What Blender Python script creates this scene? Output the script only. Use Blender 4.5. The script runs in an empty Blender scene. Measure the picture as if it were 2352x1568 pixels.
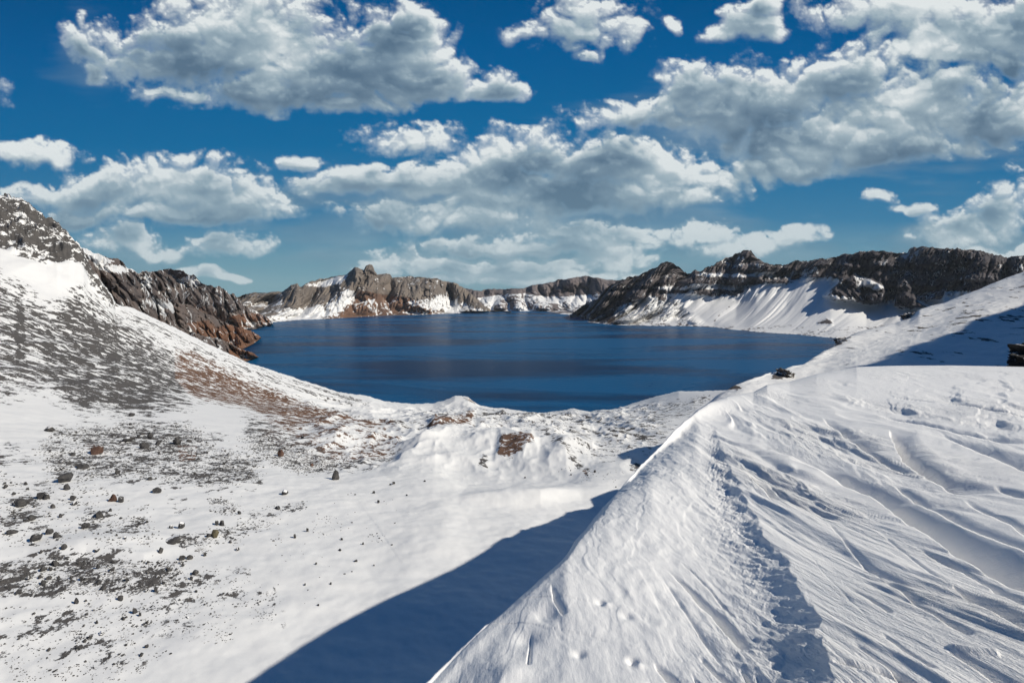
import bpy, math, random
import numpy as np
from mathutils import Vector, Matrix
R = math.radians
S = bpy.context.scene
COL = S.collection

# ------------------------------------------------------------------ camera
CAMZ = 200.0          # metres above the lake
F = 1176.0            # focal length in pixels of a 2352 px wide frame (18 mm)
PITCH = math.atan((784 - 655) / F)
cd = bpy.data.cameras.new('camera'); cam = bpy.data.objects.new('camera', cd); COL.objects.link(cam)
cd.lens = 18; cd.sensor_width = 36; cd.clip_start = 0.1; cd.clip_end = 60000
cam.location = (0, 0, CAMZ); cam.rotation_euler = (math.pi / 2 - PITCH, 0, 0)
S.camera = cam
S.view_settings.view_transform = 'Standard'; S.view_settings.look = 'None'
S.view_settings.exposure = 0.0; S.view_settings.gamma = 1
S.cycles.max_bounces = 6; S.cycles.diffuse_bounces = 2; S.cycles.glossy_bounces = 2

CP, SP = math.cos(PITCH), math.sin(PITCH)
def unproject(px, py, D):
    """pixel + forward distance -> world point"""
    a = np.asarray(px, float) - 1176.0; b = 784.0 - np.asarray(py, float)
    ry = F * CP + b * SP; rz = b * CP - F * SP
    t = np.asarray(D, float) / ry
    return a * t, ry * t, CAMZ + rz * t
def water_D(py):
    b = 784.0 - np.asarray(py, float)
    ry = F * CP + b * SP; rz = b * CP - F * SP
    return ry * CAMZ / np.maximum(-rz, 1e-3)
def gnomon(px, py):
    a = px - 1176.0; b = 784.0 - py
    ry = F * CP + b * SP; rz = b * CP - F * SP
    return a / ry, rz / ry

# ------------------------------------------------------------------ node helpers
class NT:
    def __init__(s, tree): s.t = tree; s.n = tree.nodes; s.l = tree.links
    def node(s, typ, **kw):
        n = s.n.new(typ)
        for k, v in kw.items(): setattr(n, k, v)
        return n
    def put(s, sock, v):
        if isinstance(v, bpy.types.NodeSocket): s.l.new(v, sock)
        elif v is not None: sock.default_value = v
    def math(s, op, a, b=None, c=None, clamp=False):
        n = s.node('ShaderNodeMath', operation=op, use_clamp=clamp)
        s.put(n.inputs[0], a); s.put(n.inputs[1], b); s.put(n.inputs[2], c)
        return n.outputs[0]
    def vec(s, op, a, b=None, c=None):
        n = s.node('ShaderNodeVectorMath', operation=op)
        s.put(n.inputs[0], a)
        if b is not None: s.put(n.inputs['Scale'] if op == 'SCALE' else n.inputs[1], b)
        if c is not None: s.put(n.inputs[2], c)
        return n.outputs['Value'] if op in ('LENGTH', 'DOT_PRODUCT') else n.outputs[0]
    def noise(s, vec, scale, detail=4, rough=.5, lac=2.0, dist=0.0, typ='FBM'):
        n = s.node('ShaderNodeTexNoise')
        try: n.noise_type = typ
        except Exception: pass
        s.put(n.inputs['Vector'], vec); s.put(n.inputs['Scale'], scale); s.put(n.inputs['Detail'], detail)
        s.put(n.inputs['Roughness'], rough); s.put(n.inputs['Lacunarity'], lac); s.put(n.inputs['Distortion'], dist)
        return n.outputs['Fac']
    def ss(s, v, a, b, c=0.0, d=1.0, smooth=True):
        n = s.node('ShaderNodeMapRange')
        n.interpolation_type = 'SMOOTHSTEP' if smooth else 'LINEAR'
        s.put(n.inputs[0], v); s.put(n.inputs[1], a); s.put(n.inputs[2], b); s.put(n.inputs[3], c); s.put(n.inputs[4], d)
        return n.outputs[0]
    def mix(s, f, a, b, blend='MIX'):
        n = s.node('ShaderNodeMix', data_type='RGBA', blend_type=blend)
        s.put(n.inputs[0], f); s.put(n.inputs[6], a); s.put(n.inputs[7], b)
        return n.outputs[2]
    def ramp(s, f, stops):
        n = s.node('ShaderNodeValToRGB'); e = n.color_ramp.elements
        while len(e) < len(stops): e.new(0.5)
        for k, (p, c) in enumerate(stops): e[k].position = p; e[k].color = c
        s.put(n.inputs[0], f); return n.outputs[0]
def srgb(r, g, b):
    f = lambda c: (c / 255 / 12.92) if c <= 10 else ((c / 255 + .055) / 1.055) ** 2.4
    return (f(r), f(g), f(b), 1.0)

# ------------------------------------------------------------------ sun
SUN_AZ, SUN_EL = 103.0, 35.5       # degrees: clockwise from +Y (forward) ; elevation
sd = Vector((math.sin(R(SUN_AZ)) * math.cos(R(SUN_EL)), math.cos(R(SUN_AZ)) * math.cos(R(SUN_EL)), math.sin(R(SUN_EL))))
ld = bpy.data.lights.new('sun', 'SUN'); ld.energy = 4.25; ld.angle = R(0.6); ld.color = (1.0, .93, .80)
sun = bpy.data.objects.new('sun', ld); COL.objects.link(sun)
sun.rotation_euler = sd.to_track_quat('Z', 'Y').to_euler(); sun.location = (0, 0, 900)

# ------------------------------------------------------------------ sky and clouds (world)
# clouds: centre x, centre y, half width, half height, in picture pixels, turned into directions
CL = [(430,120,185,105),(600,75,235,135),(760,150,215,105),(905,115,110,95),(955,55,55,35),(980,185,100,55),(650,215,270,52),(760,235,190,35),
 (190,105,52,55),(215,170,35,25),(1345,62,130,68),(1345,132,42,20),(1700,62,68,48),(1735,15,40,35),(1555,65,24,22),(1145,198,66,36),
 (2090,20,230,52),(2250,60,200,70),(2200,110,170,40),(2450,40,200,90),
 (1460,265,135,42),(1590,205,80,60),(1720,235,180,85),(1960,180,170,75),(2110,240,250,110),(2290,250,130,100),(2330,130,50,60),(1900,320,260,70),(2110,330,170,42),(1800,380,150,40),(1640,250,110,70),
 (950,318,128,44),(1215,350,115,62),(1400,370,150,65),(1560,400,175,48),(1120,395,150,52),(960,412,170,42),(840,425,170,35),(700,372,50,22),(1300,440,230,60),(1480,440,200,45),(1110,440,120,48),
 (95,360,92,40),(20,350,45,26),(400,420,185,66),(520,455,150,48),(230,440,170,48),(90,440,90,30),(420,490,210,30),
 (905,500,130,42),(1080,490,180,40),(1270,530,170,38),(1200,560,260,34),(1420,530,100,28),(1390,590,95,50),(1200,610,190,34),
 (290,545,85,48),(350,575,70,25),(510,552,92,42),(150,500,75,38),
 (880,600,60,40),(990,615,110,28),(1130,640,70,18),(1000,645,160,18),(450,625,60,18),(530,640,50,12),(1300,640,220,22),
 (1615,545,78,38),(1730,570,110,36),(1830,555,75,32),(2020,450,44,20),(2105,472,50,20),(2230,520,110,55),(2310,480,100,70),(2300,580,170,40),(2440,440,130,120),
 (-250,200,180,90),(-200,500,220,60),(2700,250,240,130),(2750,520,200,60)]
w = bpy.data.worlds.new('World'); S.world = w; w.use_nodes = True
g = NT(w.node_tree)
for n in list(g.n): g.n.remove(n)
out = g.node('ShaderNodeOutputWorld'); bg = g.node('ShaderNodeBackground'); g.l.new(bg.outputs[0], out.inputs[0])
tc = g.node('ShaderNodeTexCoord').outputs['Generated']
sky = g.node('ShaderNodeTexSky', sky_type='NISHITA'); sky.sun_disc = False
sky.sun_elevation = R(SUN_EL); sky.sun_rotation = R(SUN_AZ); sky.altitude = 2500; sky.air_density = 1.0; sky.dust_density = .6; sky.ozone_density = 3.0
g.l.new(tc, sky.inputs[0])
sp = g.node('ShaderNodeSeparateXYZ'); g.l.new(tc, sp.inputs[0]); dx, dy, dz = sp.outputs
def sky_colour(t, el):
    """blue of the polarised sky by elevation (rise over forward run)"""
    return t.ramp(t.math('MULTIPLY', el, 1.6, clamp=True), [(0.0, srgb(122, 161, 173)), (.07, srgb(104, 152, 171)), (.2, srgb(58, 124, 163)), (.42, srgb(14, 104, 155)), (.70, srgb(0, 88, 145)), (1.0, srgb(0, 68, 120))])
el = g.math('DIVIDE', dz, g.math('MAXIMUM', dy, .3))
nish = g.vec('SCALE', sky.outputs[0], .045)
g.l.new(g.mix(.78, nish, sky_colour(g, el)), bg.inputs[0]); bg.inputs[1].default_value = .9
try: w.cycles.sampling_method = 'NONE'
except Exception: pass

# ------------------------------------------------------------------ numpy noise
rs = np.random.RandomState(7)
PERM = rs.permutation(256); PERM = np.concatenate([PERM, PERM])
GR = np.array([(1,1,0),(-1,1,0),(1,-1,0),(-1,-1,0),(1,0,1),(-1,0,1),(1,0,-1),(-1,0,-1),(0,1,1),(0,-1,1),(0,1,-1),(0,-1,-1),(1,1,0),(-1,1,0),(0,-1,1),(0,-1,-1)], float)
def perlin(x, y, z=0.0, seed=0):
    x, y, z = np.broadcast_arrays(np.asarray(x, float) + seed * 17.13, np.asarray(y, float) - seed * 9.71, np.asarray(z, float) + seed * 5.31)
    xi, yi, zi = np.floor(x).astype(int), np.floor(y).astype(int), np.floor(z).astype(int)
    xf, yf, zf = x - xi, y - yi, z - zi; xi &= 255; yi &= 255; zi &= 255
    fd = lambda t: t * t * t * (t * (t * 6 - 15) + 10)
    u, v, w_ = fd(xf), fd(yf), fd(zf)
    r = 0
    for a in (0, 1):
        for b in (0, 1):
            for c in (0, 1):
                h = PERM[PERM[PERM[(xi + a) & 255] + ((yi + b) & 255)] + ((zi + c) & 255)] & 15
                gv = GR[h]
                d = gv[..., 0] * (xf - a) + gv[..., 1] * (yf - b) + gv[..., 2] * (zf - c)
                r = r + d * (u if a else 1 - u) * (v if b else 1 - v) * (w_ if c else 1 - w_)
    return r
def fbm(x, y, z=0.0, oct=5, seed=0, gain=.5):
    s, a, f_ = 0, 1, 1
    for k in range(oct):
        s = s + a * perlin(x * f_, y * f_, z * f_, seed + k); a *= gain; f_ *= 2.03
    return s
def ridged(x, y, z=0.0, oct=5, seed=0, gain=.5):
    s, a, f_, wt = 0, 1, 1, 1
    for k in range(oct):
        r = (1 - np.abs(perlin(x * f_, y * f_, z * f_, seed + k)) * 1.6) ** 2
        s = s + a * r * wt; wt = np.clip(r * 1.2, 0, 1); a *= gain; f_ *= 2.07
    return s - .9
def sstep(v, a, b):
    t = np.clip((v - a) / (b - a), 0, 1); return t * t * (3 - 2 * t)

def pchip_cols(s, Yn, sq):
    """monotone cubic through Yn[k, cols] at knots s[k], evaluated at sq -> [len(sq), cols]"""
    h = np.diff(s)[:, None]; d = np.diff(Yn, axis=0) / h
    m = np.zeros_like(Yn)
    if len(s) > 2:
        w1 = 2 * h[1:] + h[:-1]; w2 = h[1:] + 2 * h[:-1]
        same = d[1:] * d[:-1] > 0
        with np.errstate(divide='ignore', invalid='ignore'):
            hm = (w1 + w2) / (w1 / d[:-1] + w2 / d[1:])
        m[1:-1] = np.where(same, hm, 0)
    m[0] = d[0]; m[-1] = d[-1]
    idx = np.clip(np.searchsorted(s, sq, side='right') - 1, 0, len(s) - 2)
    hh = (s[idx + 1] - s[idx])[:, None]; t = ((sq - s[idx]) / (s[idx + 1] - s[idx]))[:, None]
    y0, y1, m0, m1 = Yn[idx], Yn[idx + 1], m[idx], m[idx + 1]
    return (2*t**3-3*t**2+1)*y0 + (t**3-2*t**2+t)*hh*m0 + (-2*t**3+3*t**2)*y1 + (t**3-t**2)*hh*m1

def gsm(a, n):
    if n <= 0: return a
    k = np.exp(-np.linspace(-2.2, 2.2, 2 * n + 1) ** 2); k /= k.sum()
    return np.convolve(np.pad(a, n, mode='edge'), k, 'valid')

def loft(xs, curves, rows):
    """curves: list of (ypts, Dspec, smooth). Dspec: [(x,D)], 'water', or ('water', factor)"""
    Y, D = [], []
    for yp, dp, sm in curves:
        yp = np.array(yp, float); y = gsm(np.interp(xs, yp[:, 0], yp[:, 1]), sm)
        if isinstance(dp, (tuple, str)) and dp[0] in ('w', 'water'):
            k = 1.0 if isinstance(dp, str) else dp[1]
            d = water_D(y) * k
        else:
            dp = np.array(dp, float); d = gsm(np.exp(np.interp(xs, dp[:, 0], np.log(dp[:, 1]))), max(sm, 25))
        Y.append(y); D.append(np.log(d))
    s = np.arange(len(curves), dtype=float)
    sq = np.concatenate([np.linspace(k, k + 1, r, endpoint=False) for k, r in enumerate(rows)] + [[len(curves) - 1.0]])
    PY = pchip_cols(s, np.array(Y), sq); PD = np.exp(pchip_cols(s, np.array(D), sq))
    PX = np.broadcast_to(xs, PY.shape).copy()
    return PX, PY, PD, np.broadcast_to(sq[:, None], PY.shape)

def grid_object(name, X, Y, Z, mat, attrs=None, flip=False):
    nr, nc = X.shape
    co = np.stack([X, Y, Z], -1).reshape(-1, 3).astype(np.float32)
    i = (np.arange(nr - 1)[:, None] * nc + np.arange(nc - 1)[None, :]).ravel()
    fcs = np.stack([i, i + 1, i + nc + 1, i + nc], 1)
    me = bpy.data.meshes.new(name)
    me.vertices.add(len(co)); me.vertices.foreach_set('co', co.ravel())
    me.loops.add(fcs.size); me.loops.foreach_set('vertex_index', fcs.ravel().astype(np.int32))
    me.polygons.add(len(fcs)); me.polygons.foreach_set('loop_start', (np.arange(len(fcs)) * 4).astype(np.int32))
    me.polygons.foreach_set('loop_total', np.full(len(fcs), 4, np.int32))
    me.polygons.foreach_set('use_smooth', np.ones(len(fcs), bool))
    for k, v in (attrs or {}).items():
        at = me.attributes.new(k, 'FLOAT', 'POINT'); at.data.foreach_set('value', np.broadcast_to(v, X.shape).ravel().astype(np.float32))
    me.update(); me.validate()
    me.materials.append(mat)
    o = bpy.data.objects.new(name, me); COL.objects.link(o)
    return o

def poly(px, py, pts, soft):
    """soft polygon mask in picture coordinates: 1 inside, 0 outside"""
    pts = np.array(pts, float); n = len(pts); inside = np.zeros(px.shape, bool); dmin = np.full(px.shape, 1e9)
    for k in range(n):
        x0, y0 = pts[k]; x1, y1 = pts[(k + 1) % n]
        c = (y0 > py) != (y1 > py)
        with np.errstate(divide='ignore', invalid='ignore'):
            xin = (x1 - x0) * (py - y0) / (y1 - y0 + 1e-12) + x0
        inside ^= c & (px < xin)
        ex, ey = x1 - x0, y1 - y0; t = np.clip(((px - x0) * ex + (py - y0) * ey) / (ex * ex + ey * ey + 1e-9), 0, 1)
        dmin = np.minimum(dmin, (px - x0 - t * ex) ** 2 + (py - y0 - t * ey) ** 2)
    d = np.sqrt(dmin) * np.where(inside, 1, -1)
    return sstep(d, -soft, soft)
def line_d(px, py, pts):
    """distance to a polyline, signed side and along-parameter (0..1)"""
    pts = np.array(pts, float); seg = np.hypot(*np.diff(pts, axis=0).T); cum = np.concatenate([[0], np.cumsum(seg)])
    best = np.full(px.shape, 1e9); side = np.zeros(px.shape); al = np.zeros(px.shape)
    for k in range(len(pts) - 1):
        ex, ey = pts[k + 1] - pts[k]; L = seg[k]
        t = np.clip(((px - pts[k][0]) * ex + (py - pts[k][1]) * ey) / (L * L), 0, 1)
        ax, ay = px - pts[k][0] - t * ex, py - pts[k][1] - t * ey; d = np.hypot(ax, ay)
        m = d < best; best = np.where(m, d, best)
        side = np.where(m, np.sign(ex * ay - ey * ax), side); al = np.where(m, (cum[k] + t * L) / cum[-1], al)
    return best, side, al

# ------------------------------------------------------------------ sky backdrop with its clouds, 16 km out
def build_sky():
    gxs = np.concatenate([np.arange(-3200, -60, 40.0), np.arange(-60, 2420, 2.2), np.arange(2420, 5600, 40.0)])
    gys = np.concatenate([np.arange(-1500, -40, 30.0), np.arange(-40, 700, 2.2), np.arange(700, 1000, 20.0)])
    PX, PY = np.meshgrid(gxs, gys)
    a = PX - 1176.0; b = 784.0 - PY
    ry = np.maximum(F * CP + b * SP, 1.0); rz = b * CP - F * SP
    U, V = a / ry, rz / ry
    wx = fbm(U * 7, V * 9, 0, 3, 201); wy = fbm(U * 7, V * 9, 4.4, 3, 203)
    U1, V1 = U + .030 * wx, V + .018 * wy
    acc = np.zeros(U.shape)
    for (cx, cy, sx, sy) in CL:
        u, v = gnomon(cx, cy); ax, ay = sx * 1.08 / F, sy * 1.06 / F
        X_ = (U1 - u) / ax; Y_ = (V1 - v) / ay + .15; Y_ = np.where(Y_ < 0, Y_ * 1.55, Y_)
        L = np.sqrt(X_ ** 2 + Y_ ** 2); e_ = np.clip(1.6 - L, 0, None)
        acc = np.maximum(acc, e_) + .12 * np.minimum(acc, e_)
    e = acc - .6                                        # 1 at the heart of a cloud, 0 at its outline
    bil = 0; am_, fr = 1.0, 15.0
    for k in range(5):
        bil = bil + am_ * (np.abs(perlin(U * fr + .6 * wx, V * fr * 1.25 + .6 * wy, 0, 210 + k)) * 2.4 - .5); am_ *= .50; fr *= 2.1
    soft = fbm(U * 6, V * 8.5, 0, 4, 220, .55); fine = fbm(U * 30, V * 36, 0, 5, 230, .62)
    f = 1.15 * e + .04 + .40 * bil * sstep(e, -.9, .2) + .26 * soft + .20 * fine
    low = np.clip(V / .35, 0, 1)
    rho = np.clip(f, 0, 1.3)
    # light reaches each point after crossing the cloud between it and the sun (up and to the right)
    sh = np.zeros(f.shape); step = 0.0
    def shift(arr, du, dv):
        ix = np.interp(PX[0] + du, gxs, np.arange(len(gxs))); iy = np.interp(gys - dv, gys, np.arange(len(gys)))
        x0 = np.clip(ix.astype(int), 0, len(gxs) - 2); fx = ix - x0; y0 = np.clip(iy.astype(int), 0, len(gys) - 2); fy = (iy - y0)[:, None]
        A = arr[y0]; B = arr[y0 + 1]; C_ = A * (1 - fy) + B * fy
        return C_[:, x0] * (1 - fx) + C_[:, x0 + 1] * fx
    for k, st_ in enumerate((5, 12, 22, 36, 55, 80)):
        sh = sh + shift(rho, st_ * .38, st_ * .92) * (.30, .34, .36, .36, .34, .30)[k]
    lightv = np.exp(-.72 * sh)
    body = sstep(f, .1, 1.0)
    mott = fbm(U * 4.5, V * 11, 0, 4, 240, .5)
    lum = .11 + 1.15 * lightv + .12 * (1 - body) + .75 * mott * body + .13 * bil * body + .30 * sstep(V, .15, .0)
    top = sstep(f - shift(f, 3.0, 11.0), .02, .40)
    lum = lum + .16 * top
    dens = sstep(f, -.12, .90 - .55 * top) * (.86 + .2 * sstep(V, 0, .4))
    # thin grey sheets between the heaps
    thin = np.zeros(U.shape)
    for (cx, cy, sx, sy, k_) in [(470,465,330,52,.75),(1130,470,420,85,.8),(1420,430,320,90,.7),(1180,590,330,70,.7),(2240,570,190,80,.8),(150,470,180,40,.5),(330,590,160,35,.5),(900,600,260,40,.6),(1250,630,420,30,.6),(1500,520,260,50,.6),(800,520,200,40,.5),(1700,585,200,40,.5),(1950,310,520,100,.7),(200,130,90,80,.35),(1000,655,260,22,.5)]:
        u, v = gnomon(cx, cy); L = np.sqrt(((U1 - u) * F / sx) ** 2 + ((V1 - v) * F / sy) ** 2)
        thin = np.maximum(thin, k_ * sstep(1.25 - L + .55 * fbm(U * 5, V * 26, 0, 5, 260), 0, .8))
    td = .72 * thin * (1 - dens); lum = (lum * dens + (.34 + .30 * fbm(U * 6, V * 24, 0, 4, 270)) * td) / np.maximum(dens + td, 1e-4); dens = dens + td
    # thin veil along the horizon
    veil = sstep(V, .16, .0) * np.clip(.35 + 1.2 * fbm(U * 2.2, V * 22, 0, 4, 250), 0, 1)
    dens = np.maximum(dens, .16 * veil); lum = np.where(dens <= .17 * veil + 1e-6, .8, lum)
    X, Y, Z = U * 0, U * 0, U * 0
    n = np.sqrt(U * U + 1 + V * V); RR = 16000.0
    m = bpy.data.materials.new('sky'); m.use_nodes = True; t = NT(m.node_tree)
    for nn in list(t.n): t.n.remove(nn)
    o_ = t.node('ShaderNodeOutputMaterial'); em = t.node('ShaderNodeEmission'); t.l.new(em.outputs[0], o_.inputs[0])
    ad = t.node('ShaderNodeAttribute', attribute_name='cloud_cover').outputs['Fac']; al = t.node('ShaderNodeAttribute', attribute_name='cloud_light').outputs['Fac']
    p = t.vec('SUBTRACT', t.node('ShaderNodeNewGeometry').outputs['Position'], (0, 0, CAMZ))
    sx_ = t.node('ShaderNodeSeparateXYZ'); t.l.new(p, sx_.inputs[0])
    el = t.math('DIVIDE', sx_.outputs[2], t.math('MAXIMUM', sx_.outputs[1], 2000.0))
    cc = t.ramp(t.math('MULTIPLY', al, .9, clamp=True), [(0.0, srgb(88, 114, 137)), (.28, srgb(116, 140, 159)), (.6, srgb(158, 177, 188)), (1.0, srgb(224, 230, 231))])
    cc = t.mix(t.ss(el, .30, .0, 0, .30), cc, srgb(134, 170, 184))
    t.put(em.inputs[0], t.mix(ad, sky_colour(t, el), cc)); em.inputs[1].default_value = 1.0
    ob = grid_object('sky', RR * U / n, RR / n, CAMZ + RR * V / n, m, {'cloud_cover': dens, 'cloud_light': lum})
    ob['kind'] = 'structure'
build_sky()

# ------------------------------------------------------------------ terrain material
def terrain_mat(name, lam, rockA, rockB, brown=(.20, .10, .055, 1), snow=(.82, .82, .82, 1), amp=2.4, steep=(.0, .55, .75), stretch=(1, 1, 1), bump=.5, bumpd=None, snowbump=.15, det=8, edge=.05, lam2=None, nr=.62):
    m = bpy.data.materials.new(name); m.use_nodes = True; t = NT(m.node_tree)
    bs = t.n['Principled BSDF']; geo = t.node('ShaderNodeNewGeometry')
    pos = t.vec('SCALE', geo.outputs['Position'], 1.0 / lam); pst = t.vec('MULTIPLY', pos, stretch)
    ar = t.node('ShaderNodeAttribute', attribute_name='rock').outputs['Fac']
    ab = t.node('ShaderNodeAttribute', attribute_name='brown').outputs['Fac']
    at = t.node('ShaderNodeAttribute', attribute_name='tone').outputs['Fac']
    n1 = t.noise(pst, 1.0, det, nr, 2.1, .3)
    if lam2:
        n1b = t.noise(t.vec('SCALE', pst, lam / lam2), 1.0, det, nr, 2.1, .3)
        fr = t.node('ShaderNodeAttribute', attribute_name='far').outputs['Fac']
        n1 = t.math('ADD', n1, t.math('MULTIPLY', t.math('SUBTRACT', n1b, n1), fr))
    n2 = t.noise(t.vec('ADD', pos, (5, 3, 9)), .28, 6, .6)
    n3 = t.noise(t.vec('ADD', pos, (1, 8, 2)), 2.6, 6, .65)
    ns = t.node('ShaderNodeSeparateXYZ'); t.l.new(geo.outputs['Normal'], ns.inputs[0])
    st = t.math('MULTIPLY', t.ss(ns.outputs[2], steep[2], steep[1]), steep[0])
    val = t.math('ADD', ar, t.math('MULTIPLY', t.math('SUBTRACT', n1, .5), amp)); val = t.math('ADD', val, st)
    val = t.math('MULTIPLY_ADD', t.math('SUBTRACT', n2, .5), amp * .8, val)
    n4 = t.noise(t.vec('ADD', pos, (2, 6, 4)), .055, 4, .6)
    val = t.math('MULTIPLY_ADD', t.math('SUBTRACT', n4, .5), amp * .30, val)
    any_ = t.ss(t.math('ADD', ar, st), .02, .12)
    fac = t.math('MULTIPLY', t.ss(val, .5 - edge, .5 + edge), any_)
    rc = t.mix(t.ss(n2, .36, .62), rockA, rockB)
    rc = t.mix(t.ss(n3, .3, .7, 0, .45), rc, (rockB[0] * 1.9, rockB[1] * 1.85, rockB[2] * 1.8, 1))
    bmix = t.ss(t.math('MULTIPLY_ADD', t.math('SUBTRACT', n3, .5), .8, ab), .4, .62)
    bc = t.mix(t.ss(n2, .35, .65), brown, (brown[0] * .62, brown[1] * .66, brown[2] * .75, 1))
    rc = t.mix(bmix, rc, bc)
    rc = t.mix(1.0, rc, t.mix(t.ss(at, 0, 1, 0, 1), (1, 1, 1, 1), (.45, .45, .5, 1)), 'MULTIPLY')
    sc = t.mix(t.ss(n2, .3, .7, 0, .5), snow, (snow[0] * .93, snow[1] * .94, snow[2] * .96, 1))
    t.put(bs.inputs['Base Color'], t.mix(fac, sc, rc))
    t.put(bs.inputs['Roughness'], t.ss(fac, 0, 1, .62, .92)); bs.inputs['Specular IOR Level'].default_value = .25
    b = t.node('ShaderNodeBump'); b.inputs['Strength'].default_value = bump; b.inputs['Distance'].default_value = lam * .12 if bumpd is None else bumpd
    hs = t.math('MULTIPLY', n3, snowbump)
    hr = t.math('MULTIPLY_ADD', fac, .35, n3)
    t.put(b.inputs['Height'], t.math('ADD', hs, t.math('MULTIPLY', t.math('SUBTRACT', hr, hs), fac)))
    t.l.new(b.outputs[0], bs.inputs['Normal'])
    return m

def struct(o): o['kind'] = 'structure'; return o
def put_y(PX, PY, PD, s, crest, jag, lam, seed, width=.35):
    """ragged crest: the upper rows move up and down"""
    wgt = np.exp(-((s - crest) / width) ** 2)
    return PY - wgt * jag * (fbm(PX / lam, 0 * PX + seed, 0.0, 5, seed, .68) + .35 * ridged(PX / (lam * .6), 0 * PX + seed, 0.0, 3, seed + 5))

# ------------------------------------------------------------------ lake
def water_material():
    m = bpy.data.materials.new('lake_water'); m.use_nodes = True; t = NT(m.node_tree); bs = t.n['Principled BSDF']
    geo = t.node('ShaderNodeNewGeometry').outputs['Position']
    streak = t.noise(t.vec('MULTIPLY', geo, (.0011, .0045, 1)), 1.0, 5, .55, 2.0, .6)
    st = t.ss(streak, .36, .60)
    t.put(bs.inputs['Base Color'], t.mix(st, srgb(0, 46, 84), srgb(16, 84, 130)))
    t.put(bs.inputs['Roughness'], t.ss(streak, .38, .6, .20, .30)); bs.inputs['Specular IOR Level'].default_value = .05
    bs.inputs['IOR'].default_value = 1.15
    wv = t.noise(t.vec('MULTIPLY', geo, (.09, .16, 1)), 1.0, 5, .6)
    b = t.node('ShaderNodeBump'); b.inputs['Strength'].default_value = .55; b.inputs['Distance'].default_value = 2.2
    t.put(b.inputs['Height'], wv); t.l.new(b.outputs[0], bs.inputs['Normal'])
    return m
gx, gy = np.meshgrid(np.linspace(-6500, 6500, 60), np.linspace(150, 7000, 60))
struct(grid_object('water', gx, gy, gx * 0, water_material()))
g2 = bpy.data.materials.new('ground_rock'); g2.use_nodes = True; t = NT(g2.node_tree)
t.put(t.n['Principled BSDF'].inputs['Base Color'], t.mix(t.noise(t.node('ShaderNodeNewGeometry').outputs['Position'], .004, 8, .6), (.08, .075, .07, 1), (.8, .8, .82, 1)))
gx, gy = np.meshgrid(np.linspace(-6900, 6900, 30), np.linspace(-1400, 7400, 30))
struct(grid_object('ground', gx, gy, gx * 0 - 60, g2))

# ------------------------------------------------------------------ far rim (behind the lake)
def attr_noise(*a): pass
xs = np.arange(880, 1760, 1.5)
crest = [(880,655),(1000,664),(1061,661),(1095,667),(1120,664),(1159,663),(1202,662),(1226,654),(1271,647),(1285,642),(1310,638),(1346,633),(1386,640.6),(1415,644),(1500,640),(1760,640)]
shore = [(880,722),(1045,719),(1093,714),(1178,714),(1253,715),(1285,720.5),(1311,723),(1400,727),(1760,730)]
mid = [(880,690),(1061,690),(1110,682),(1160,676),(1202,674),(1250,681),(1300,680),(1346,677),(1386,672),(1415,668),(1760,668)]
PX, PY, PD, s = loft(xs, [([(x, y + 7) for x, y in shore], ('water', 1.03), 0), (shore, 'water', 0), ([(x, y - 14) for x, y in shore], [(880,4150),(1760,4000)], 3), (mid, [(880,4500),(1760,4350)], 3), (crest, [(880,4750),(1760,4650)], 0), ([(x, y + 9) for x, y in crest], [(880,5600),(1760,5500)], 3)], [4, 34, 34, 46, 16])
PY = put_y(PX, PY, PD, s, 4, 2.0, 16, 3)
X, Y, Z = unproject(PX, PY, PD)
wd = sstep(s, 1, 1.6) * sstep(s, 4.6, 3.9)
PD2 = PD * (1 + wd * .035 * ridged(X / 190, Z / 420, Y / 900, 5, 2))
X, Y, Z = unproject(PX, PY, PD2)
cl = sstep(s, 2.9, 3.15)
hills = poly(PX, PY, [(1230,722),(1270,700),(1300,690),(1350,712),(1330,724)], 8)
rock = cl * 1.05 + (1 - cl) * (.30 + .25 * fbm(X / 120, Z / 60, 0, 4, 5)) + .22 * hills
rock = np.maximum(rock, poly(PX, PY, [(1040,662),(1075,665),(1130,712),(1090,713),(1050,690)], 6) * .85)
rock = np.maximum(rock, sstep(s, 1.25, 1.0) * (.5 + .9 * fbm(PX / 9, PY / 3, 0, 3, 76)))
brown = poly(PX, PY, [(880,700),(1060,712),(1250,712),(1250,722),(880,726)], 4) * .65
M_far = terrain_mat('far_rim_rock', 70, (.085, .075, .08, 1), (.14, .12, .12, 1), brown=(.22, .12, .09, 1), amp=2.2, stretch=(1.6, 1, .7), bump=.6, steep=(.35, .6, .8))
struct(grid_object('far_hills', X, Y, Z, M_far, {'rock': rock, 'brown': brown, 'tone': 0}))

# ------------------------------------------------------------------ pinnacle mountain, far left
xs = np.arange(470, 1175, 1.2)
crest = [(470,680),(549,682),(568,674),(581,671.7),(600,672.5),(616,671),(629,670.7),(653,667),(669,655),(682.7,650),(688,658),(694,658),(712,646),(731,642),(752,639),(781,632.6),(797,630),(805,622),(814.6,613),(825,616.6),(834.6,619),(841,610),(848,606.5),(854.6,608.6),(861,623),(866.6,630),(877,629),(888,628),(896,628),(901,638),(917,636.6),(941,634),(955,634.7),(994.5,639),(1021,644.6),(1048,650),(1066.5,660.6),(1085,676),(1110,700),(1130,713),(1175,718)]
shore = [(470,752),(560,747),(621,740.5),(688,734.4),(752,733),(821,727.7),(901,724.5),(1029,720.5),(1100,716.5),(1175,715)]
crD = [(470,3500),(621,3500),(821,3700),(1029,4100),(1110,4050),(1175,3950)]
mid = [(470,715),(600,712),(700,700),(780,668),(830,664),(880,670),(950,678),(1029,700),(1100,710),(1175,716)]
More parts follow.
